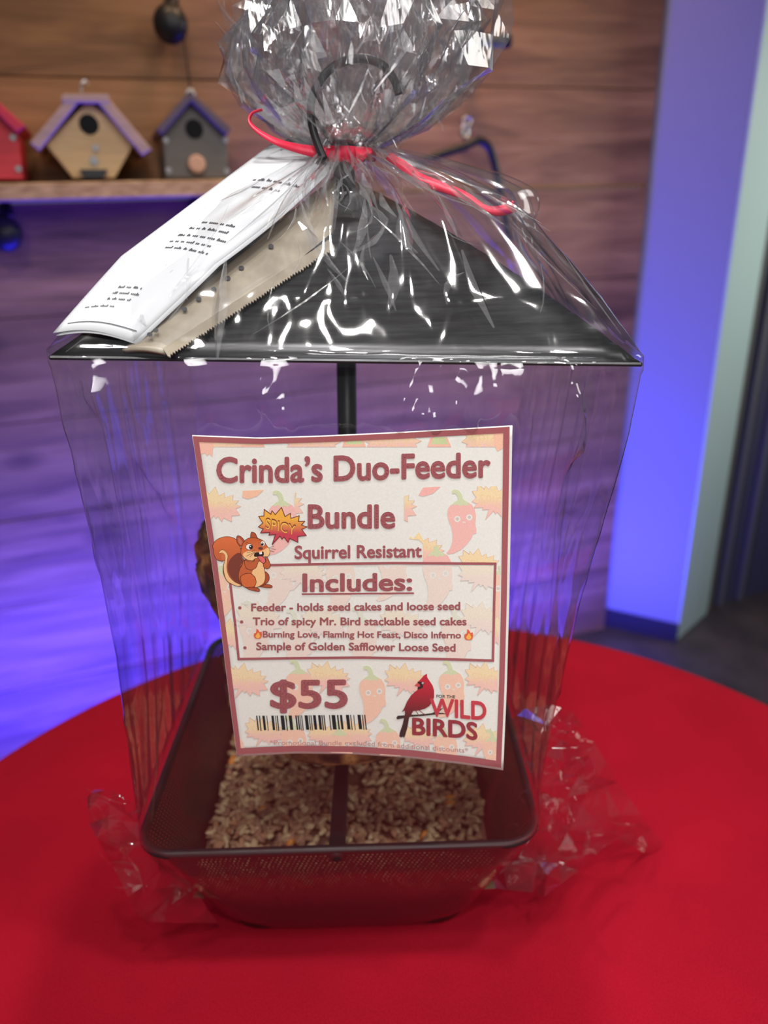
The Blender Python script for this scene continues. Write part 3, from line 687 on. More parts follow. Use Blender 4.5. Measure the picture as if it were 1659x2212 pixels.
# loose corner ears of the bag
def ear(pix, fnY, n, seed, am):               # pixel outline -> triangulated crinkled sheet
    poly = [np.array(p, float) for p in pix]
    mn, mx = np.min(poly, 0), np.max(poly, 0); r_ = random.Random(seed)
    bm = bmesh.new(); vs = []
    k = 2
    pts = []
    for i in range(len(poly)):
        for t in range(k): pts.append(poly[i]*(1-t/k)+poly[(i+1) % len(poly)]*t/k)
    def inside(q):
        c = False; L = len(pts)
        for i in range(L):
            a, b = pts[i], pts[i-1]
            if (a[1] > q[1]) != (b[1] > q[1]) and q[0] < (b[0]-a[0])*(q[1]-a[1])/(b[1]-a[1])+a[0]: c = not c
        return c
    inner = []
    tries = 0
    while len(inner) < n and tries < 5000:
        tries += 1; q_ = np.array([mn[0]+(mx[0]-mn[0])*r_.random(), mn[1]+(mx[1]-mn[1])*r_.random()])
        if inside(q_) and all(np.linalg.norm(q_-o_) > 26 for o_ in inner+pts): inner.append(q_)
    from mathutils.geometry import delaunay_2d_cdt
    allp = pts+inner; e = [(i, (i+1) % len(pts)) for i in range(len(pts))]
    V, E2, F, *_ = delaunay_2d_cdt([Vector(p) for p in allp], e, [], 1, 1e-4)
    vs = []
    for p in V:
        P = on_y(p[0], p[1], fnY(p[0], p[1])+am*(r_.random()-.5)*2)
        if P[2] < TZ+.0015: P = on_z(p[0], p[1], TZ+.0015+.002*r_.random())
        vs.append(P)
    return vs, [tuple(x) for x in F]
LE = [(300, 1740), (245, 1708), (205, 1705), (188, 1722), (192, 1780), (226, 1840), (262, 1905), (290, 1970), (318, 1990), (400, 1994), (470, 1994), (420, 1920), (360, 1850), (300, 1815)]
m = M()
for sd_, oy in ((3, 0), (4, .012)):
    v, f = ear(LE, lambda x, y: .36+oy+.0002*max(0, 300-x)*.6, 9, sd_, .010); m.add(v, f)
for k in range(16):
    x, y = rs.uniform(195, 300), rs.uniform(1715, 1930)
    if x < 188+max(0, y-1790)*.62: continue
    c = on_y(x, y, .352); pinch(m, c, np.array([rs.gauss(0, .7), rs.gauss(0, .2), rs.gauss(0, .7)]), .004+.012*rs.random(), .0005+.001*rs.random(), np.array([rs.gauss(0, .25), -.8, .6+rs.gauss(0, .25)]), .002)
m.build('loose_corner', mt_film_e, bag)
m = M()
RE = [(1100, 1560), (1135, 1530), (1190, 1522), (1235, 1535), (1285, 1605), (1335, 1690), (1385, 1760), (1435, 1822), (1390, 1842), (1330, 1808), (1250, 1880), (1175, 1938), (1150, 1928), (1040, 1915), (1085, 1860), (1130, 1820), (1165, 1780), (1160, 1700), (1130, 1640)]
for sd_, oy in ((7, 0), (8, .014)):
    v, f = ear(RE, lambda x, y: .385+oy+(.00022*max(0, x-1150)), 22, sd_, .014); m.add(v, f)
for k in range(60):
    x = rs.uniform(1100, 1390); y = rs.uniform(1550, 1900)
    if y < 1540+max(0, x-1230)*1.35 or (x > 1250 and y > 1830) or (x < 1160 and y < 1640): continue
    c = on_y(x, y, .375+.00022*max(0, x-1150))
    if c[2] < TZ+.004: continue
    pinch(m, c, np.array([rs.gauss(0, .7), rs.gauss(0, .2), rs.gauss(0, .7)]), .004+.014*rs.random(), .0005+.0014*rs.random(), np.array([rs.gauss(0, .25), -.8, .6+rs.gauss(0, .25)]), .002)
m.build('loose_corner', mt_film_e, bag)

# ------------------------------------------------------------------ red ribbon
rb = thing('ribbon', tie, 'red ribbon tied round the neck of the clear bag', 'ribbon')
def strip(pts, wdt, Yfn, dirv=None):
    p = smooth_path([np.array([x, y, w_, Yo]) for (x, y, w_, Yo) in pts], 6); v = []
    for i, q_ in enumerate(p):
        a = p[max(i-1, 0)]; b = p[min(i+1, len(p)-1)]; t = (b-a)[:2]; t /= np.linalg.norm(t); nn = np.array([-t[1], t[0]])*q_[2]/2
        v += [on_y(q_[0]+nn[0], q_[1]+nn[1], q_[3]), on_y(q_[0]-nn[0], q_[1]-nn[1], q_[3]+.0015)]
    return v, [(2*i, 2*i+1, 2*i+3, 2*i+2) for i in range(len(p)-1)]
def ribbon_part(name, pts):
    v, f = strip(pts, 0, None); o = obj(name, v, f, mt_ribbon, rb, True); md = o.modifiers.new('t', 'SOLIDIFY'); md.thickness = .0006*S; return o
ribbon_part('loop', [(566, 236, 4, .452), (545, 243, 5, .45), (538, 262, 6, .448), (556, 283, 9, .446), (595, 306, 14, .446), (640, 320, 19, .45), (690, 330, 26, .453), (712, 334, 22, .455)])
ribbon_part('tail', [(838, 338, 16, .452), (868, 356, 20, .446), (905, 386, 24, .44), (955, 405, 22, .436), (1005, 424, 17, .432), (1045, 450, 15, .43), (1078, 456, 22, .431), (1112, 446, 25, .432)])
m = M(); n = 28; v = []
for i in range(n):
    th = 2*math.pi*i/n; r = .0175
    v += [np.array([tie[0]+r*math.cos(th), tie[1]+r*math.sin(th), tie[2]+.003+.0012*math.sin(2*th)-.003*math.cos(th)*0]), np.array([tie[0]+r*.98*math.cos(th), tie[1]+r*.98*math.sin(th), tie[2]-.0035+.0012*math.sin(3*th)])]
m.add(v, [(2*i, 2*((i+1) % n), 2*((i+1) % n)+1, 2*i+1) for i in range(n)])
o = m.build('band', mt_ribbon, rb, True); md = o.modifiers.new('t', 'SOLIDIFY'); md.thickness = .0006*S
ribbon_part('knot', [(690, 336, 14, .4545), (715, 332, 24, .453), (745, 330, 30, .4515), (766, 336, 40, .451), (785, 330, 26, .452), (803, 326, 10, .454)])

#@@SIGN
# ------------------------------------------------------------------ price sign on the front of the bag
SG_T = [(415, 940), (560, 945.5), (700, 941), (850, 934), (1000, 925.5), (1107, 919)]
SG_B = [(512, 1634), (640, 1627.5), (760, 1629), (880, 1637), (1000, 1651), (1087, 1664)]
SG_L = [(415, 940), (436, 1080), (452, 1180), (466, 1280), (482, 1400), (498, 1530), (512, 1634)]
SG_R = [(1107, 919), (1104, 1100), (1100, 1300), (1095, 1480), (1087, 1664)]
def coons(u, v):
    T, B, L, R = along(SG_T, u), along(SG_B, u), along(SG_L, v), along(SG_R, v)
    c = [np.array(q, float) for q in (SG_T[0], SG_T[-1], SG_B[0], SG_B[-1])]
    return (1-v)*T+v*B+(1-u)*L+u*R-((1-u)*(1-v)*c[0]+u*(1-v)*c[1]+(1-u)*v*c[2]+u*v*c[3])
def sign3(x, y, lift=0):
    u = min(max((x-470)/630, 0), 1); w = min(max((y-930)/720, 0), 1)
    Y = .3345-.015*u*u*w*w-.002*math.sin(math.pi*u)*(1-w); return on_y(x, y, Y)*(1-lift)
sg = thing('price_sign', sign3(760, 1640), 'white paper price sign with maroon border taped to the bag front', 'sign')
n = 30; pts = [coons(i/n, j/n) for j in range(n+1) for i in range(n+1)]
o = obj('paper', [sign3(*p) for p in pts], [(j*(n+1)+i, (j+1)*(n+1)+i, (j+1)*(n+1)+i+1, j*(n+1)+i+1) for j in range(n) for i in range(n)], mt_paper, sg, True)
md = o.modifiers.new('t', 'SOLIDIFY'); md.thickness = .0003*S; md.offset = -1
LAY = [0]
def up(): LAY[0] += 1; return .0003+.0000025*LAY[0]
INK = rgb(166, 94, 98)
class Art:
    def __init__(s): s.v = []; s.f = []; s.c = []
    def tris(s, pts, tris, cf, lift, clip=None):
        for t in tris:
            P = [np.array(pts[i][:2], float) for i in t]
            if clip is not None:
                for (nx, ny, d) in clip:
                    Q = []
                    for i in range(len(P)):
                        a, b = P[i-1], P[i]; da, db = a[0]*nx+a[1]*ny-d, b[0]*nx+b[1]*ny-d
                        if (da >= 0) != (db >= 0): Q.append(a+(b-a)*da/(da-db))
                        if db >= 0: Q.append(b)
                    P = Q
                    if len(P) < 3: break
                if len(P) < 3: continue
            st = [(P[0], P[i], P[i+1]) for i in range(1, len(P)-1)]
            while st:                        # short edges, so that the print follows the bent paper
                t3 = st.pop(); L = [np.hypot(*(t3[i]-t3[i-2])) for i in range(3)]; i = int(np.argmax(L))
                if L[i] > 9:
                    a, b, c = t3[i-2], t3[i], t3[i-1]; mid = (a+b)/2; st += [(a, mid, c), (mid, b, c)]; continue
                b0 = len(s.v)
                for p in t3: s.v.append(sign3(p[0], p[1], lift)); s.c.append(cf(p[0], p[1]) if callable(cf) else cf)
                s.f.append((b0, b0+1, b0+2))
    def poly(s, pts, cf, lift=None, clip=None):
        lift = up() if lift is None else lift
        s.tris(pts, tessellate_polygon([[Vector((p[0], p[1], 0)) for p in pts]]), cf, lift, clip)
    def line(s, pts, w, cf, lift=None, closed=False, clip=None):
        lift = up() if lift is None else lift; P = [np.array(p, float) for p in pts]
        if closed: P = P+[P[0], P[1]]
        for i in range(len(P)-1):
            t = P[i+1]-P[i]; L = np.linalg.norm(t)
            if L < 1e-6: continue
            t /= L; nn = np.array([-t[1], t[0]])*w/2; e = t*w*.35
            q_ = [P[i]-e+nn, P[i+1]+e+nn, P[i+1]+e-nn, P[i]-e-nn]; s.tris(q_, [(0, 1, 2), (0, 2, 3)], cf, lift, clip)
    def disc(s, x, y, rx, ry, cf, lift=None, n=18, clip=None):
        s.poly([(x+rx*math.cos(a), y+ry*math.sin(a)) for a in np.linspace(0, 2*math.pi, n, endpoint=False)], cf, lift, clip)
    def build(s, name, label=None):
        # make the art face the viewer
        ff = []
        for f in s.f:
            a, b, c = (np.asarray(s.v[i]) for i in f[:3])
            ff.append(f if np.dot(np.cross(b-a, c-a), a) < 0 else tuple(reversed(f)))
        o = obj(name, s.v, ff, mt_ink, sg, col=s.c)
        if label: o['label'] = label
        return o
def grad(c0, c1, y0, y1):
    c0, c1 = np.array(c0), np.array(c1)
    return lambda x, y: tuple(c0+(c1-c0)*min(max((y-y0)/(y1-y0), 0), 1))
def glyphs(txt, bold, spacing=1.0):
    cu = bpy.data.curves.new('t', 'FONT'); cu.body = txt; cu.size = 1; cu.offset = bold; cu.resolution_u = 4; cu.fill_mode = 'FRONT'; cu.space_character = spacing
    ob = bpy.data.objects.new('t', cu); C.objects.link(ob)
    dg = bpy.context.evaluated_depsgraph_get(); dg.update(); me = bpy.data.meshes.new_from_object(ob.evaluated_get(dg)); me.calc_loop_triangles()
    V = [tuple(q_.co[:2]) for q_ in me.vertices]; T = [tuple(t.vertices) for t in me.loop_triangles]
    bpy.data.objects.remove(ob); bpy.data.curves.remove(cu); bpy.data.meshes.remove(me); return V, T
def text(art, txt, base, top_off, cf, bold=.02, ref=None, spacing=1.0, lift=None, slant=0, clip=None, bounds=None):
    """base: baseline polyline in pixels; top_off: (left, right) height of the tallest letter."""
    V, T = glyphs(txt, 0, spacing); xs = [q_[0] for q_ in V]; x0, x1 = min(xs)-bold, max(xs)+bold
    if bounds: x0, x1 = bounds
    h = ref if ref else max(q_[1] for q_ in V)+bold
    lf_ = up() if lift is None else lift
    for k in range(9 if bold > 0 else 1):
        a = 2*math.pi*k/8; ox, oy = (0, 0) if k == 8 or bold <= 0 else (bold*math.cos(a), bold*math.sin(a)); out = []
        for x, y in V:
            x, y = x+ox, y+oy+bold*.5
            t = (x-x0)/(x1-x0); bp = along(base, min(max(t, 0), 1)); hh = top_off[0]*(1-t)+top_off[1]*t
            out.append((bp[0]-slant*(y/h), bp[1]-hh*(y/h)))
        art.tris(out, T, cf, lf_+k*2e-7, clip)
    return (x0, x1)


def cstrip(A, u0, u1, v0, v1, cf, lf_, n=24):
    if (u1-u0) > (v1-v0): P = [(coons(u0+(u1-u0)*i/n, v0), coons(u0+(u1-u0)*i/n, v1)) for i in range(n+1)]
    else: P = [(coons(u0, v0+(v1-v0)*i/n), coons(u1, v0+(v1-v0)*i/n)) for i in range(n+1)]
    for i in range(n): q_ = [P[i][0], P[i+1][0], P[i+1][1], P[i][1]]; A.tris(q_, [(0, 1, 2), (0, 2, 3)], cf, lf_)
o0, o1, p0, p1 = .001, .9915, .003, .994; i0, i1, j0, j1 = .0185, .972, .0205, .975

# faint pepper and burst pattern
ic = [coons(i0, j0), coons(i1, j0), coons(i1, j1), coons(i0, j1)]
def halfplanes(q_):
    c = sum(q_)/len(q_); H = []
    for i in range(len(q_)):
        a, b = q_[i], q_[(i+1) % len(q_)]; nx, ny = -(b-a)[1], (b-a)[0]; d = nx*a[0]+ny*a[1]
        if nx*c[0]+ny*c[1]-d < 0: nx, ny, d = -nx, -ny, -d
        H.append((nx, ny, d))
    return H
inner = halfplanes([np.array(q_) for q_ in ic])
def rectclip(x0, y0, x1, y1): return [(1, 0, x0), (-1, 0, -x1), (0, 1, y0), (0, -1, -y1)]
BURST = [(833, 140), (935, 215), (950, 160), (1000, 220), (1093, 112), (1145, 250), (1225, 200), (1233, 275), (1358, 235), (1345, 320), (1440, 318), (1390, 375), (1475, 402), (1395, 440), (1463, 533), (1335, 545), (1338, 632), (1215, 575), (1190, 632), (1130, 555), (1100, 585), (1070, 540), (952, 668), (1003, 515), (905, 527), (918, 487), (780, 493), (820, 432), (748, 402), (815, 345), (752, 245), (830, 240)]
BURST = [(450+x/6.9125, 1080+y/6.9125) for x, y in BURST]
BN = [((x-610.8)/105, (y-1134.5)/105) for x, y in BURST]
PEP = [(690, 440), (730, 390), (790, 360), (870, 345), (950, 350), (1010, 385), (1050, 450), (1068, 530), (1060, 660), (1075, 720), (1070, 775), (1030, 785), (1000, 850), (940, 930), (860, 1000), (770, 1045), (690, 1058), (672, 1035), (720, 980), (748, 890), (752, 800), (735, 690), (695, 590), (680, 510)]
PEP = [((x-872)/640.0, (y-700)/640.0) for x, y in PEP]
STEM = [(-.20, -.72), (-.20, -.79), (-.14, -.815), (-.06, -.79), (.0, -.72), (.035, -.60), (.12, -.55), (.17, -.49), (.09, -.47), (.04, -.49), (-.02, -.455), (-.09, -.50), (-.16, -.475), (-.21, -.49), (-.14, -.55), (-.07, -.59), (-.09, -.68), (-.13, -.725)]
PAPER = np.array(rgb(232, 231, 224))
def fade(c, k): return tuple(PAPER*(1-.8*k)+np.array(c)*.8*k)
bgA = Art()
PB = np.random.default_rng(11)
def stamp_burst(x, y, s, k=1.0, clip=None):
    pts = [(x+a*s, y+b*s) for a, b in BN]; lf_ = up(); cl_ = (clip or [])+inner
    bgA.poly(pts, grad(fade(rgb(246, 216, 160), k), fade(rgb(246, 186, 172), k), y-.05*s, y+.12*s), lf_, cl_)
    lf2 = up(); bgA.line(pts, .9, fade(rgb(226, 172, 146), k), lf2, True, cl_)
    V, T = glyphs('SPICY', -.012, 1.05); xs = [q_[0] for q_ in V]; x0, x1 = min(xs), max(xs); h = .73
    lo = [(x-.33*s+(q_[0]-x0)/(x1-x0)*.64*s, y+.10*s+(q_[0]-x0)/(x1-x0)*.10*s-q_[1]/h*.24*s) for q_ in V]
    bgA.tris(lo, T, fade(rgb(244, 200, 140), k), up(), cl_)
def stamp_pepper(x, y, s, k=1.0, clip=None, tone=(246, 176, 168)):
    cl_ = (clip or [])+inner
    bgA.poly([(x+a*s, y+b*s) for a, b in PEP], fade(rgb(*tone), k), None, cl_)
    bgA.poly([(x+a*s, y+b*s) for a, b in STEM], fade(rgb(206, 216, 164), k), None, cl_)
    for ex in (-.09, .165):
        ey = -.185 if ex < 0 else -.22
        bgA.disc(x+ex*s, y+ey*s, .066*s, .066*s, fade(rgb(236, 232, 224), k), None, 14, cl_)
        bgA.disc(x+ex*s, y+ey*s, .036*s, .036*s, fade(rgb(206, 190, 180), k), None, 12, cl_)
    bgA.disc(x+.055*s, y-.115*s, .035*s, .014*s, fade(rgb(240, 226, 218), k), None, 10, cl_)
OUT_T = rectclip(0, 1050, 2000, 1219); BOX = rectclip(505, 1222, 1066, 1423); OUT_B = rectclip(0, 1424, 2000, 1700); STR = rectclip(0, 0, 2000, 965.5)
OR = (247, 190, 160)
for a in ((468, 958), (674, 950), (848, 948), (1060, 950)): stamp_burst(a[0], a[1], 125, 1, STR)
for a in (545, 764, 948): bgA.poly([(a-26, 968), (a-18, 945), (a+18, 944), (a+28, 968)], rgb(246, 190, 170), None, STR+inner); bgA.poly([(a-17, 960), (a-12, 945), (a+14, 944), (a+20, 960)], rgb(206, 216, 164), None, STR+inner)
bgA.poly([(428, 950), (462, 950), (459, 988), (452, 980), (447, 985), (442, 978), (434, 982)], rgb(246, 192, 172), None, inner)
bgA.poly([(1064, 930), (1092, 930), (1092, 965), (1075, 975), (1068, 962)], rgb(246, 196, 168), None, inner)
stamp_burst(468, 1090, 105, 1, OUT_T); stamp_burst(1072, 1080, 105, 1, OUT_T)
stamp_burst(604, 1085, 105, 1, rectclip(636, 1050, 657, 1219)); stamp_burst(848, 1090, 105, 1, rectclip(873, 1050, 990, 1219))
stamp_burst(910, 1186, 100, 1, rectclip(914, 1150, 990, 1219)); bgA.poly([(884, 1164), (887, 1157), (892, 1164), (905, 1149), (915, 1167), (915, 1176), (905, 1166)], rgb(246, 220, 170), None, inner)
stamp_burst(1036, 1218, 92, 1, OUT_T)
bgA.poly([(525, 1060), (570, 1058), (555, 1072), (535, 1078), (523, 1074)], rgb(247, 196, 166), None, inner)
bgA.poly([(914, 1053), (952, 1051), (935, 1066), (915, 1072), (904, 1070)], rgb(246, 184, 176), None, inner)
stamp_pepper(997, 1140, 102, 1, OUT_T); stamp_pepper(610, 1142, 102, 1, OUT_T); stamp_pepper(945, 1250, 102, 1, rectclip(0, 1180, 2000, 1219))
for a in ((600, 1262), (735, 1268), (846, 1240), (945, 1262), (548, 1382), (640, 1400), (782, 1395), (985, 1392)): stamp_pepper(a[0], a[1], 105, .38, BOX, OR)
for a in ((655, 1235), (1040, 1238), (560, 1335), (700, 1345), (870, 1345), (1045, 1335)): stamp_burst(a[0], a[1], 100, .38, BOX)
for a in ((480, 1290), (1085, 1290)): stamp_pepper(a[0], a[1], 100, .9, rectclip(0, 1222, 502, 1423) if a[0] < 700 else rectclip(1070, 1222, 2000, 1423), OR)
for a in ((500, 1370), (1078, 1365)): stamp_burst(a[0], a[1], 95, .9, rectclip(0, 1222, 510, 1423) if a[0] < 700 else rectclip(1070, 1222, 2000, 1423))
for a in ((530, 1468, 100), (710, 1462, 94), (878, 1466, 94), (1052, 1464, 96), (572, 1578, 86), (702, 1586, 76), (762, 1582, 84), (1046, 1596, 92), (905, 1590, 70)): stamp_burst(a[0], a[1], a[2], .95, OUT_B)
for a in ((646, 1502, 96), (804, 1514, 94), (975, 1500, 90), (634, 1620, 90), (735, 1632, 90), (838, 1624, 88), (962, 1632, 84), (1066, 1640, 80), (500, 1640, 90)): stamp_pepper(a[0], a[1], a[2], .95, OUT_B, OR)
bgA.build('background_pattern', 'faint red peppers and orange bursts')
# border
A = Art(); lf_ = up()
cstrip(A, o0, i0, p0, p1, INK, lf_); cstrip(A, i1, o1, p0, p1, INK, lf_); cstrip(A, i0, i1, p0, j0, INK, lf_); cstrip(A, i0, i1, j1, p1, INK, lf_)
A.build('border', 'maroon printed border')

# lettering
A = Art(); text(A, "Crinda\u2019s Duo-Feeder", [(467, 1042.5), (620, 1042), (760, 1038), (900, 1034), (1060, 1031)], (55, 54), INK, .03); A.build('title_text')
A = Art(); text(A, 'Bundle', [(664.5, 1141.5), (854, 1141)], (51, 50.5), INK, .03); A.build('product_text')
A = Art(); text(A, 'Squirrel Resistant', [(636, 1207.5), (911.5, 1203.6)], (28.5, 27.5), INK, .03); A.build('subtitle_text')
A = Art()
A.line([(584, 1220.8), (700, 1218.4), (850, 1216.4), (1070, 1217.8), (1067, 1320), (1064.8, 1427), (940, 1423.5), (783, 1420.5), (620, 1422), (515.5, 1423.8), (508, 1350), (497.5, 1262)], 5.4, INK); A.build('list_frame')
A = Art(); text(A, 'Includes:', [(653, 1278.5), (890.5, 1275.5)], (39, 37.5), INK, .03)
A.line([(653, 1283.5), (893, 1281.5)], 3.6, INK); A.build('heading_text')
IK2 = rgb(164, 94, 97)
A = Art()
for txt, b, t, dot in (('Feeder - holds seed cakes and loose seed', [(542.4, 1320.5), (770, 1319), (994.3, 1317.5)], (16.5, 17), (517.8, 1313)),
                  ('Trio of spicy Mr. Bird stackable seed cakes', [(545.6, 1350.3), (780, 1350.5), (1008, 1350.6)], (16.5, 17), (522, 1343.4)),
                  ('Burning Love, Flaming Hot Feast, Disco Inferno', [(567.4, 1377), (780, 1377.5), (996, 1379)], (14, 14), None),
                  ('Sample of Golden Safflower Loose Seed', [(553.3, 1404.2), (770, 1405), (984.2, 1407.5)], (16.5, 17), (529, 1399.4))):
    text(A, txt, b, t, IK2, .03)
    if dot: A.disc(dot[0], dot[1], 3.6, 3.4, IK2)
A.build('list_text')
A = Art(); V, T = glyphs('55', .03); text(A, '$55', [(583, 1530), (670, 1530), (751.5, 1529.5)], (62, 62.5), INK, .03, ref=.735); A.build('price_text')
A = Art(); text(A, '*Promotional Bundle excluded from additional discounts*', [(583.2, 1609), (680, 1609.8), (780, 1610), (896, 1618), (1011.3, 1626.5)], (10.5, 11), rgb(190, 142, 138), .0); A.build('footnote_text')
A = Art(); lf_ = up(); BK = rgb(44, 42, 44)
for a, b in ((232, 239), (247, 253), (265, 278), (287, 291), (313, 326), (333, 337), (342, 348), (362, 381), (388, 394), (406, 423), (441, 449), (453, 460), (464, 468), (473, 478), (491, 508), (513, 518), (523, 528), (536, 551), (563, 577), (581, 587), (592, 598), (622, 627), (635, 655), (664, 672), (680, 692), (712, 729), (735, 740), (752, 756), (774, 791), (798, 803), (810, 816)):
    x0, x1 = 460+a/2.476, 460+b/2.476; t = (x0-554)/236; yt = 1546-2*t; yb = 1577.5-2.5*t+(1.5 if (b-a) < 7 else 0); sk = 3
    A.tris([(x0-sk*.2, yt), (x1-sk*.2, yt), (x1+sk, yb), (x0+sk, yb)], [(0, 1, 2), (0, 2, 3)], BK, lf_)
A.build('barcode', 'black striped barcode')

# burst with lettering
A = Art(); A.poly(BURST, grad(rgb(244, 178, 74), rgb(204, 72, 88), 1122, 1152)); A.line(BURST, 1.7, rgb(112, 58, 56), None, True)
SB = [(572.4, 1142.0), (605, 1148.5), (638, 1156.6)]
bd = text(A, 'SPICY', SB, (24.5, 22.5), rgb(130, 66, 50), .040, spacing=1.08, slant=-1.5)
text(A, 'SPICY', SB, (24.5, 22.5), grad(rgb(250, 204, 92), rgb(244, 158, 92), 1120, 1156), .004, spacing=1.08, slant=-1.5, ref=.77, bounds=(bd[0], bd[1])); A.build('spicy_burst', 'orange and red starburst with lettering')

# squirrel picture
A = Art()
def sq(pts): return [(450+x/6.9125, 1080+y/6.9125) for x, y in pts]
def sm(pts, k=4):
    p = [np.array(q_, float) for q_ in pts]; out = []; n = len(p)
    for i in range(n):
        a, b, c, d = p[i-1], p[i], p[(i+1) % n], p[(i+2) % n]
        for t in np.linspace(0, 1, k, endpoint=False): out.append(tuple(.5*((2*b)+(c-a)*t+(2*a-5*b+4*c-d)*t*t+(3*b-a-3*c+d)*t**3)))
    return out
DKL = rgb(96, 54, 44); ORG = rgb(214, 110, 64); BRN = rgb(178, 86, 56); TAN = rgb(246, 198, 142); DRK = rgb(128, 66, 54)
def shape(pts, c, outline=True, smooth_=True, w=1.1):
    P = sq(sm(pts) if smooth_ else pts); A.poly(P, c)
    if outline: A.line(P, w, DKL, None, True)
shape([(75, 740), (65, 690), (95, 625), (150, 580), (230, 552), (300, 548), (370, 565), (420, 595), (440, 640), (470, 690), (488, 740), (485, 810), (505, 860), (535, 900), (510, 960), (475, 1010), (450, 1100), (458, 1180), (500, 1275), (440, 1288), (350, 1258), (285, 1215), (245, 1150), (222, 1080), (222, 990), (245, 905), (200, 915), (130, 890), (90, 830)], grad(rgb(226, 118, 70), rgb(160, 80, 58), 1160, 1260))
shape([(330, 880), (420, 800), (484, 800), (505, 870), (525, 910), (500, 950), (468, 1010), (448, 1110), (458, 1190), (485, 1255), (410, 1225), (340, 1150), (300, 1070), (290, 980)], DRK, False)
shape([(160, 800), (175, 760), (215, 745), (262, 775), (290, 830), (282, 920), (275, 1000), (290, 1090), (330, 1165), (400, 1228), (490, 1272), (430, 1286), (345, 1252), (280, 1205), (242, 1120), (226, 1000), (243, 920), (252, 860), (240, 812), (205, 790)], TAN, True, True, .7)
shape([(190, 830), (205, 795), (235, 800), (250, 850), (238, 900), (205, 890)], rgb(206, 116, 72), False)
shape([(770, 1290), (820, 1268), (900, 1262), (945, 1280), (955, 1300), (925, 1312), (850, 1308)], BRN)
shape([(840, 1075), (890, 1100), (910, 1150), (900, 1205), (860, 1250), (790, 1295), (760, 1280), (820, 1200)], BRN)
shape([(540, 895), (505, 970), (470, 1030), (450, 1110), (458, 1190), (500, 1268), (560, 1310), (640, 1320), (720, 1305), (780, 1285), (830, 1255), (850, 1180), (848, 1090), (835, 1020), (828, 950), (780, 890), (660, 880)], grad(rgb(206, 108, 66), rgb(184, 88, 56), 1215, 1270))
shape([(735, 930), (800, 935), (825, 1000), (842, 1080), (848, 1160), (825, 1235), (760, 1285), (700, 1300), (718, 1220), (700, 1150), (650, 1090), (695, 1010)], TAN, False)
shape([(480, 1160), (530, 1110), (600, 1095), (665, 1120), (710, 1190), (708, 1260), (660, 1305), (580, 1310), (510, 1275)], ORG)
shape([(570, 1310), (650, 1302), (740, 1318), (768, 1345), (755, 1366), (690, 1358), (620, 1342)], BRN)
shape([(545, 900), (610, 925), (680, 915), (690, 860), (740, 845), (770, 870), (740, 940), (712, 1010), (650, 1045), (590, 1035), (550, 995)], rgb(196, 100, 62))
shape([(850, 835), (880, 860), (918, 940), (926, 990), (890, 1026), (835, 1012), (822, 960), (858, 915)], rgb(196, 100, 62))
shape([(638, 572), (636, 500), (655, 480), (700, 500), (725, 550), (735, 582)], BRN)
shape([(540, 612), (600, 572), (680, 566), (760, 580), (830, 620), (870, 680), (912, 735), (918, 790), (890, 842), (830, 850), (760, 860), (700, 875), (660, 908), (580, 892), (520, 852), (488, 800), (492, 720), (510, 660)], grad(rgb(204, 100, 58), rgb(222, 118, 70), 1165, 1195))
shape([(522, 800), (600, 762), (700, 772), (760, 772), (830, 745), (885, 712), (914, 742), (916, 790), (888, 840), (820, 846), (700, 872), (660, 904), (580, 888), (530, 850)], TAN, False)
shape([(500, 692), (450, 665), (424, 610), (424, 550), (450, 533), (495, 555), (540, 612), (515, 650)], BRN)
shape([(490, 668), (455, 640), (442, 590), (455, 562), (485, 590), (508, 635)], rgb(206, 120, 96), False)
def el(x, y, rx, ry, c): A.disc(450+x/6.9125, 1080+y/6.9125, rx/6.9125, ry/6.9125, c)
el(612, 700, 55, 48, DKL); el(612, 700, 48, 42, rgb(244, 240, 232)); el(634, 704, 28, 32, rgb(50, 36, 36)); el(628, 694, 8, 9, rgb(245, 245, 240))
el(812, 652, 38, 44, DKL); el(812, 652, 32, 38, rgb(244, 240, 232)); el(806, 660, 20, 25, rgb(50, 36, 36)); el(802, 650, 6, 7, rgb(245, 245, 240))
shape([(695, 795), (740, 782), (780, 790), (818, 772), (820, 832), (750, 842), (690, 842)], rgb(52, 38, 38))
shape([(758, 788), (800, 776), (803, 806), (768, 814)], rgb(246, 242, 232), False, False)
shape([(735, 848), (780, 838), (820, 850), (850, 890), (852, 925), (822, 945), (785, 922), (760, 885)], rgb(232, 112, 112))
el(780, 724, 36, 22, rgb(108, 64, 56))
for a in ([(575, 790), (690, 760)], [(570, 840), (695, 775)], [(620, 850), (690, 785)], [(905, 715), (980, 688)], [(920, 725), (1005, 738)], [(915, 755), (980, 775)], [(555, 650), (590, 628)], [(755, 600), (790, 592)], [(545, 1105), (600, 1095)], [(560, 1010), (600, 1040)]): A.line(sq(a), .8, DKL)
A.build('squirrel_picture', 'orange cartoon squirrel sticking out its tongue')

# flames
for name_x, (fx, fy, s) in enumerate(((557, 1369.5, 10.2), (1012.5, 1371.5, 11))):
    A = Art(); A.poly(sm([(fx-.85*s, fy+.5*s), (fx-.8*s, fy-.1*s), (fx-.4*s, fy-.3*s), (fx-.25*s, fy-1.1*s), (fx+.25*s, fy-.65*s), (fx+.4*s, fy-.35*s), (fx+.75*s, fy-.5*s), (fx+.85*s, fy+.3*s), (fx+.5*s, fy+.95*s), (fx-.5*s, fy+.95*s)]), rgb(226, 104, 70))
    A.poly(sm([(fx-.5*s, fy+.55*s), (fx-.2*s, fy), (fx+.1*s, fy-.3*s), (fx+.4*s, fy+.2*s), (fx+.5*s, fy+.6*s), (fx, fy+.92*s)]), rgb(246, 186, 90)); A.build('flame_picture', 'small orange flame')

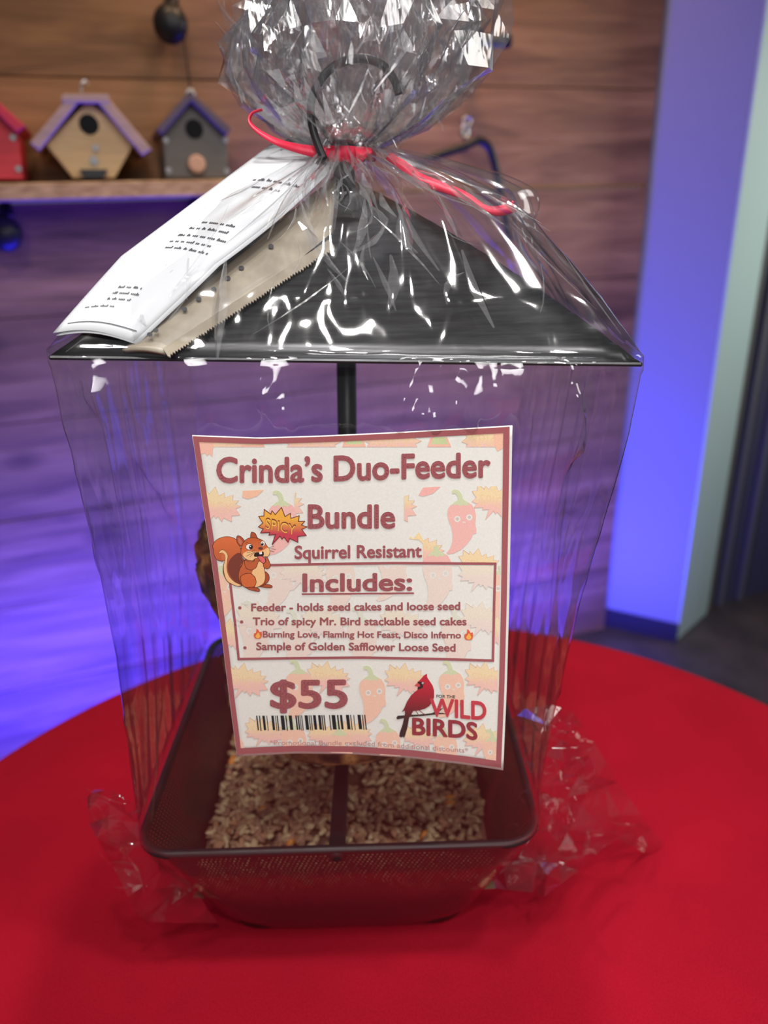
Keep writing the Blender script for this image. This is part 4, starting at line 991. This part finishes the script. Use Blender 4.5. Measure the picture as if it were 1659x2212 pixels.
# shop emblem: red crested bird on a branch
def lg(pts): return [(850+x/6.381, 1440+y/6.381) for x, y in pts]
A = Art(); DB = rgb(70, 54, 52)
A.poly(lg([(40, 705), (60, 677), (150, 672), (240, 664), (330, 662), (420, 654), (540, 640), (600, 602), (690, 568), (640, 612), (604, 638), (680, 638), (745, 655), (660, 654), (545, 664), (400, 680), (240, 692), (50, 728)]), DB)
A.line(lg([(305, 605), (350, 672)]), 1.6, rgb(150, 84, 82)); A.line(lg([(350, 598), (400, 640), (440, 660)]), 1.6, rgb(150, 84, 82))
A.poly(lg([(460, 95), (466, 150), (500, 200), (540, 262), (560, 330), (560, 420), (535, 490), (492, 545), (430, 582), (350, 604), (300, 610), (270, 614), (245, 660), (215, 705), (190, 850), (152, 976), (122, 964), (108, 977), (80, 962), (84, 920), (125, 800), (158, 650), (156, 605), (113, 630), (150, 570), (185, 485), (240, 400), (290, 352), (330, 322), (336, 290), (330, 215), (370, 180), (412, 130)]), grad(rgb(198, 50, 66), rgb(74, 50, 48), 1478, 1556))
A.poly(lg([(290, 262), (322, 228), (345, 236), (365, 252), (372, 272), (336, 278), (308, 272)]), rgb(206, 84, 90))
A.poly(lg([(326, 208), (395, 210), (430, 222), (425, 242), (405, 248), (410, 282), (380, 306), (330, 318), (334, 284), (368, 270), (362, 246), (338, 226)]), rgb(62, 44, 46))
A.disc(850+405/6.381, 1440+228/6.381, 2.3, 2.2, rgb(230, 224, 216)); A.disc(850+408/6.381, 1440+230/6.381, 1.1, 1.1, rgb(40, 34, 34)); A.build('bird_emblem', 'red crested bird on a dark branch')
A = Art(); RD = rgb(206, 74, 84); MR = rgb(160, 66, 74)
def lt(txt, pts, h, c, b): text(A, txt, lg(pts), h, c, b)
lt('FOR THE', [(592, 428), (850, 438)], (6.6, 7), DB, .012)
lt('WILD', [(500, 684), (760, 694), (1050, 722), (1282, 738)], (38, 39.5), RD, .032)
lt('BIRDS', [(255, 938), (480, 950), (720, 968), (960, 985), (1160, 1018)], (36.5, 37.5), MR, .034)
A.build('emblem_text')
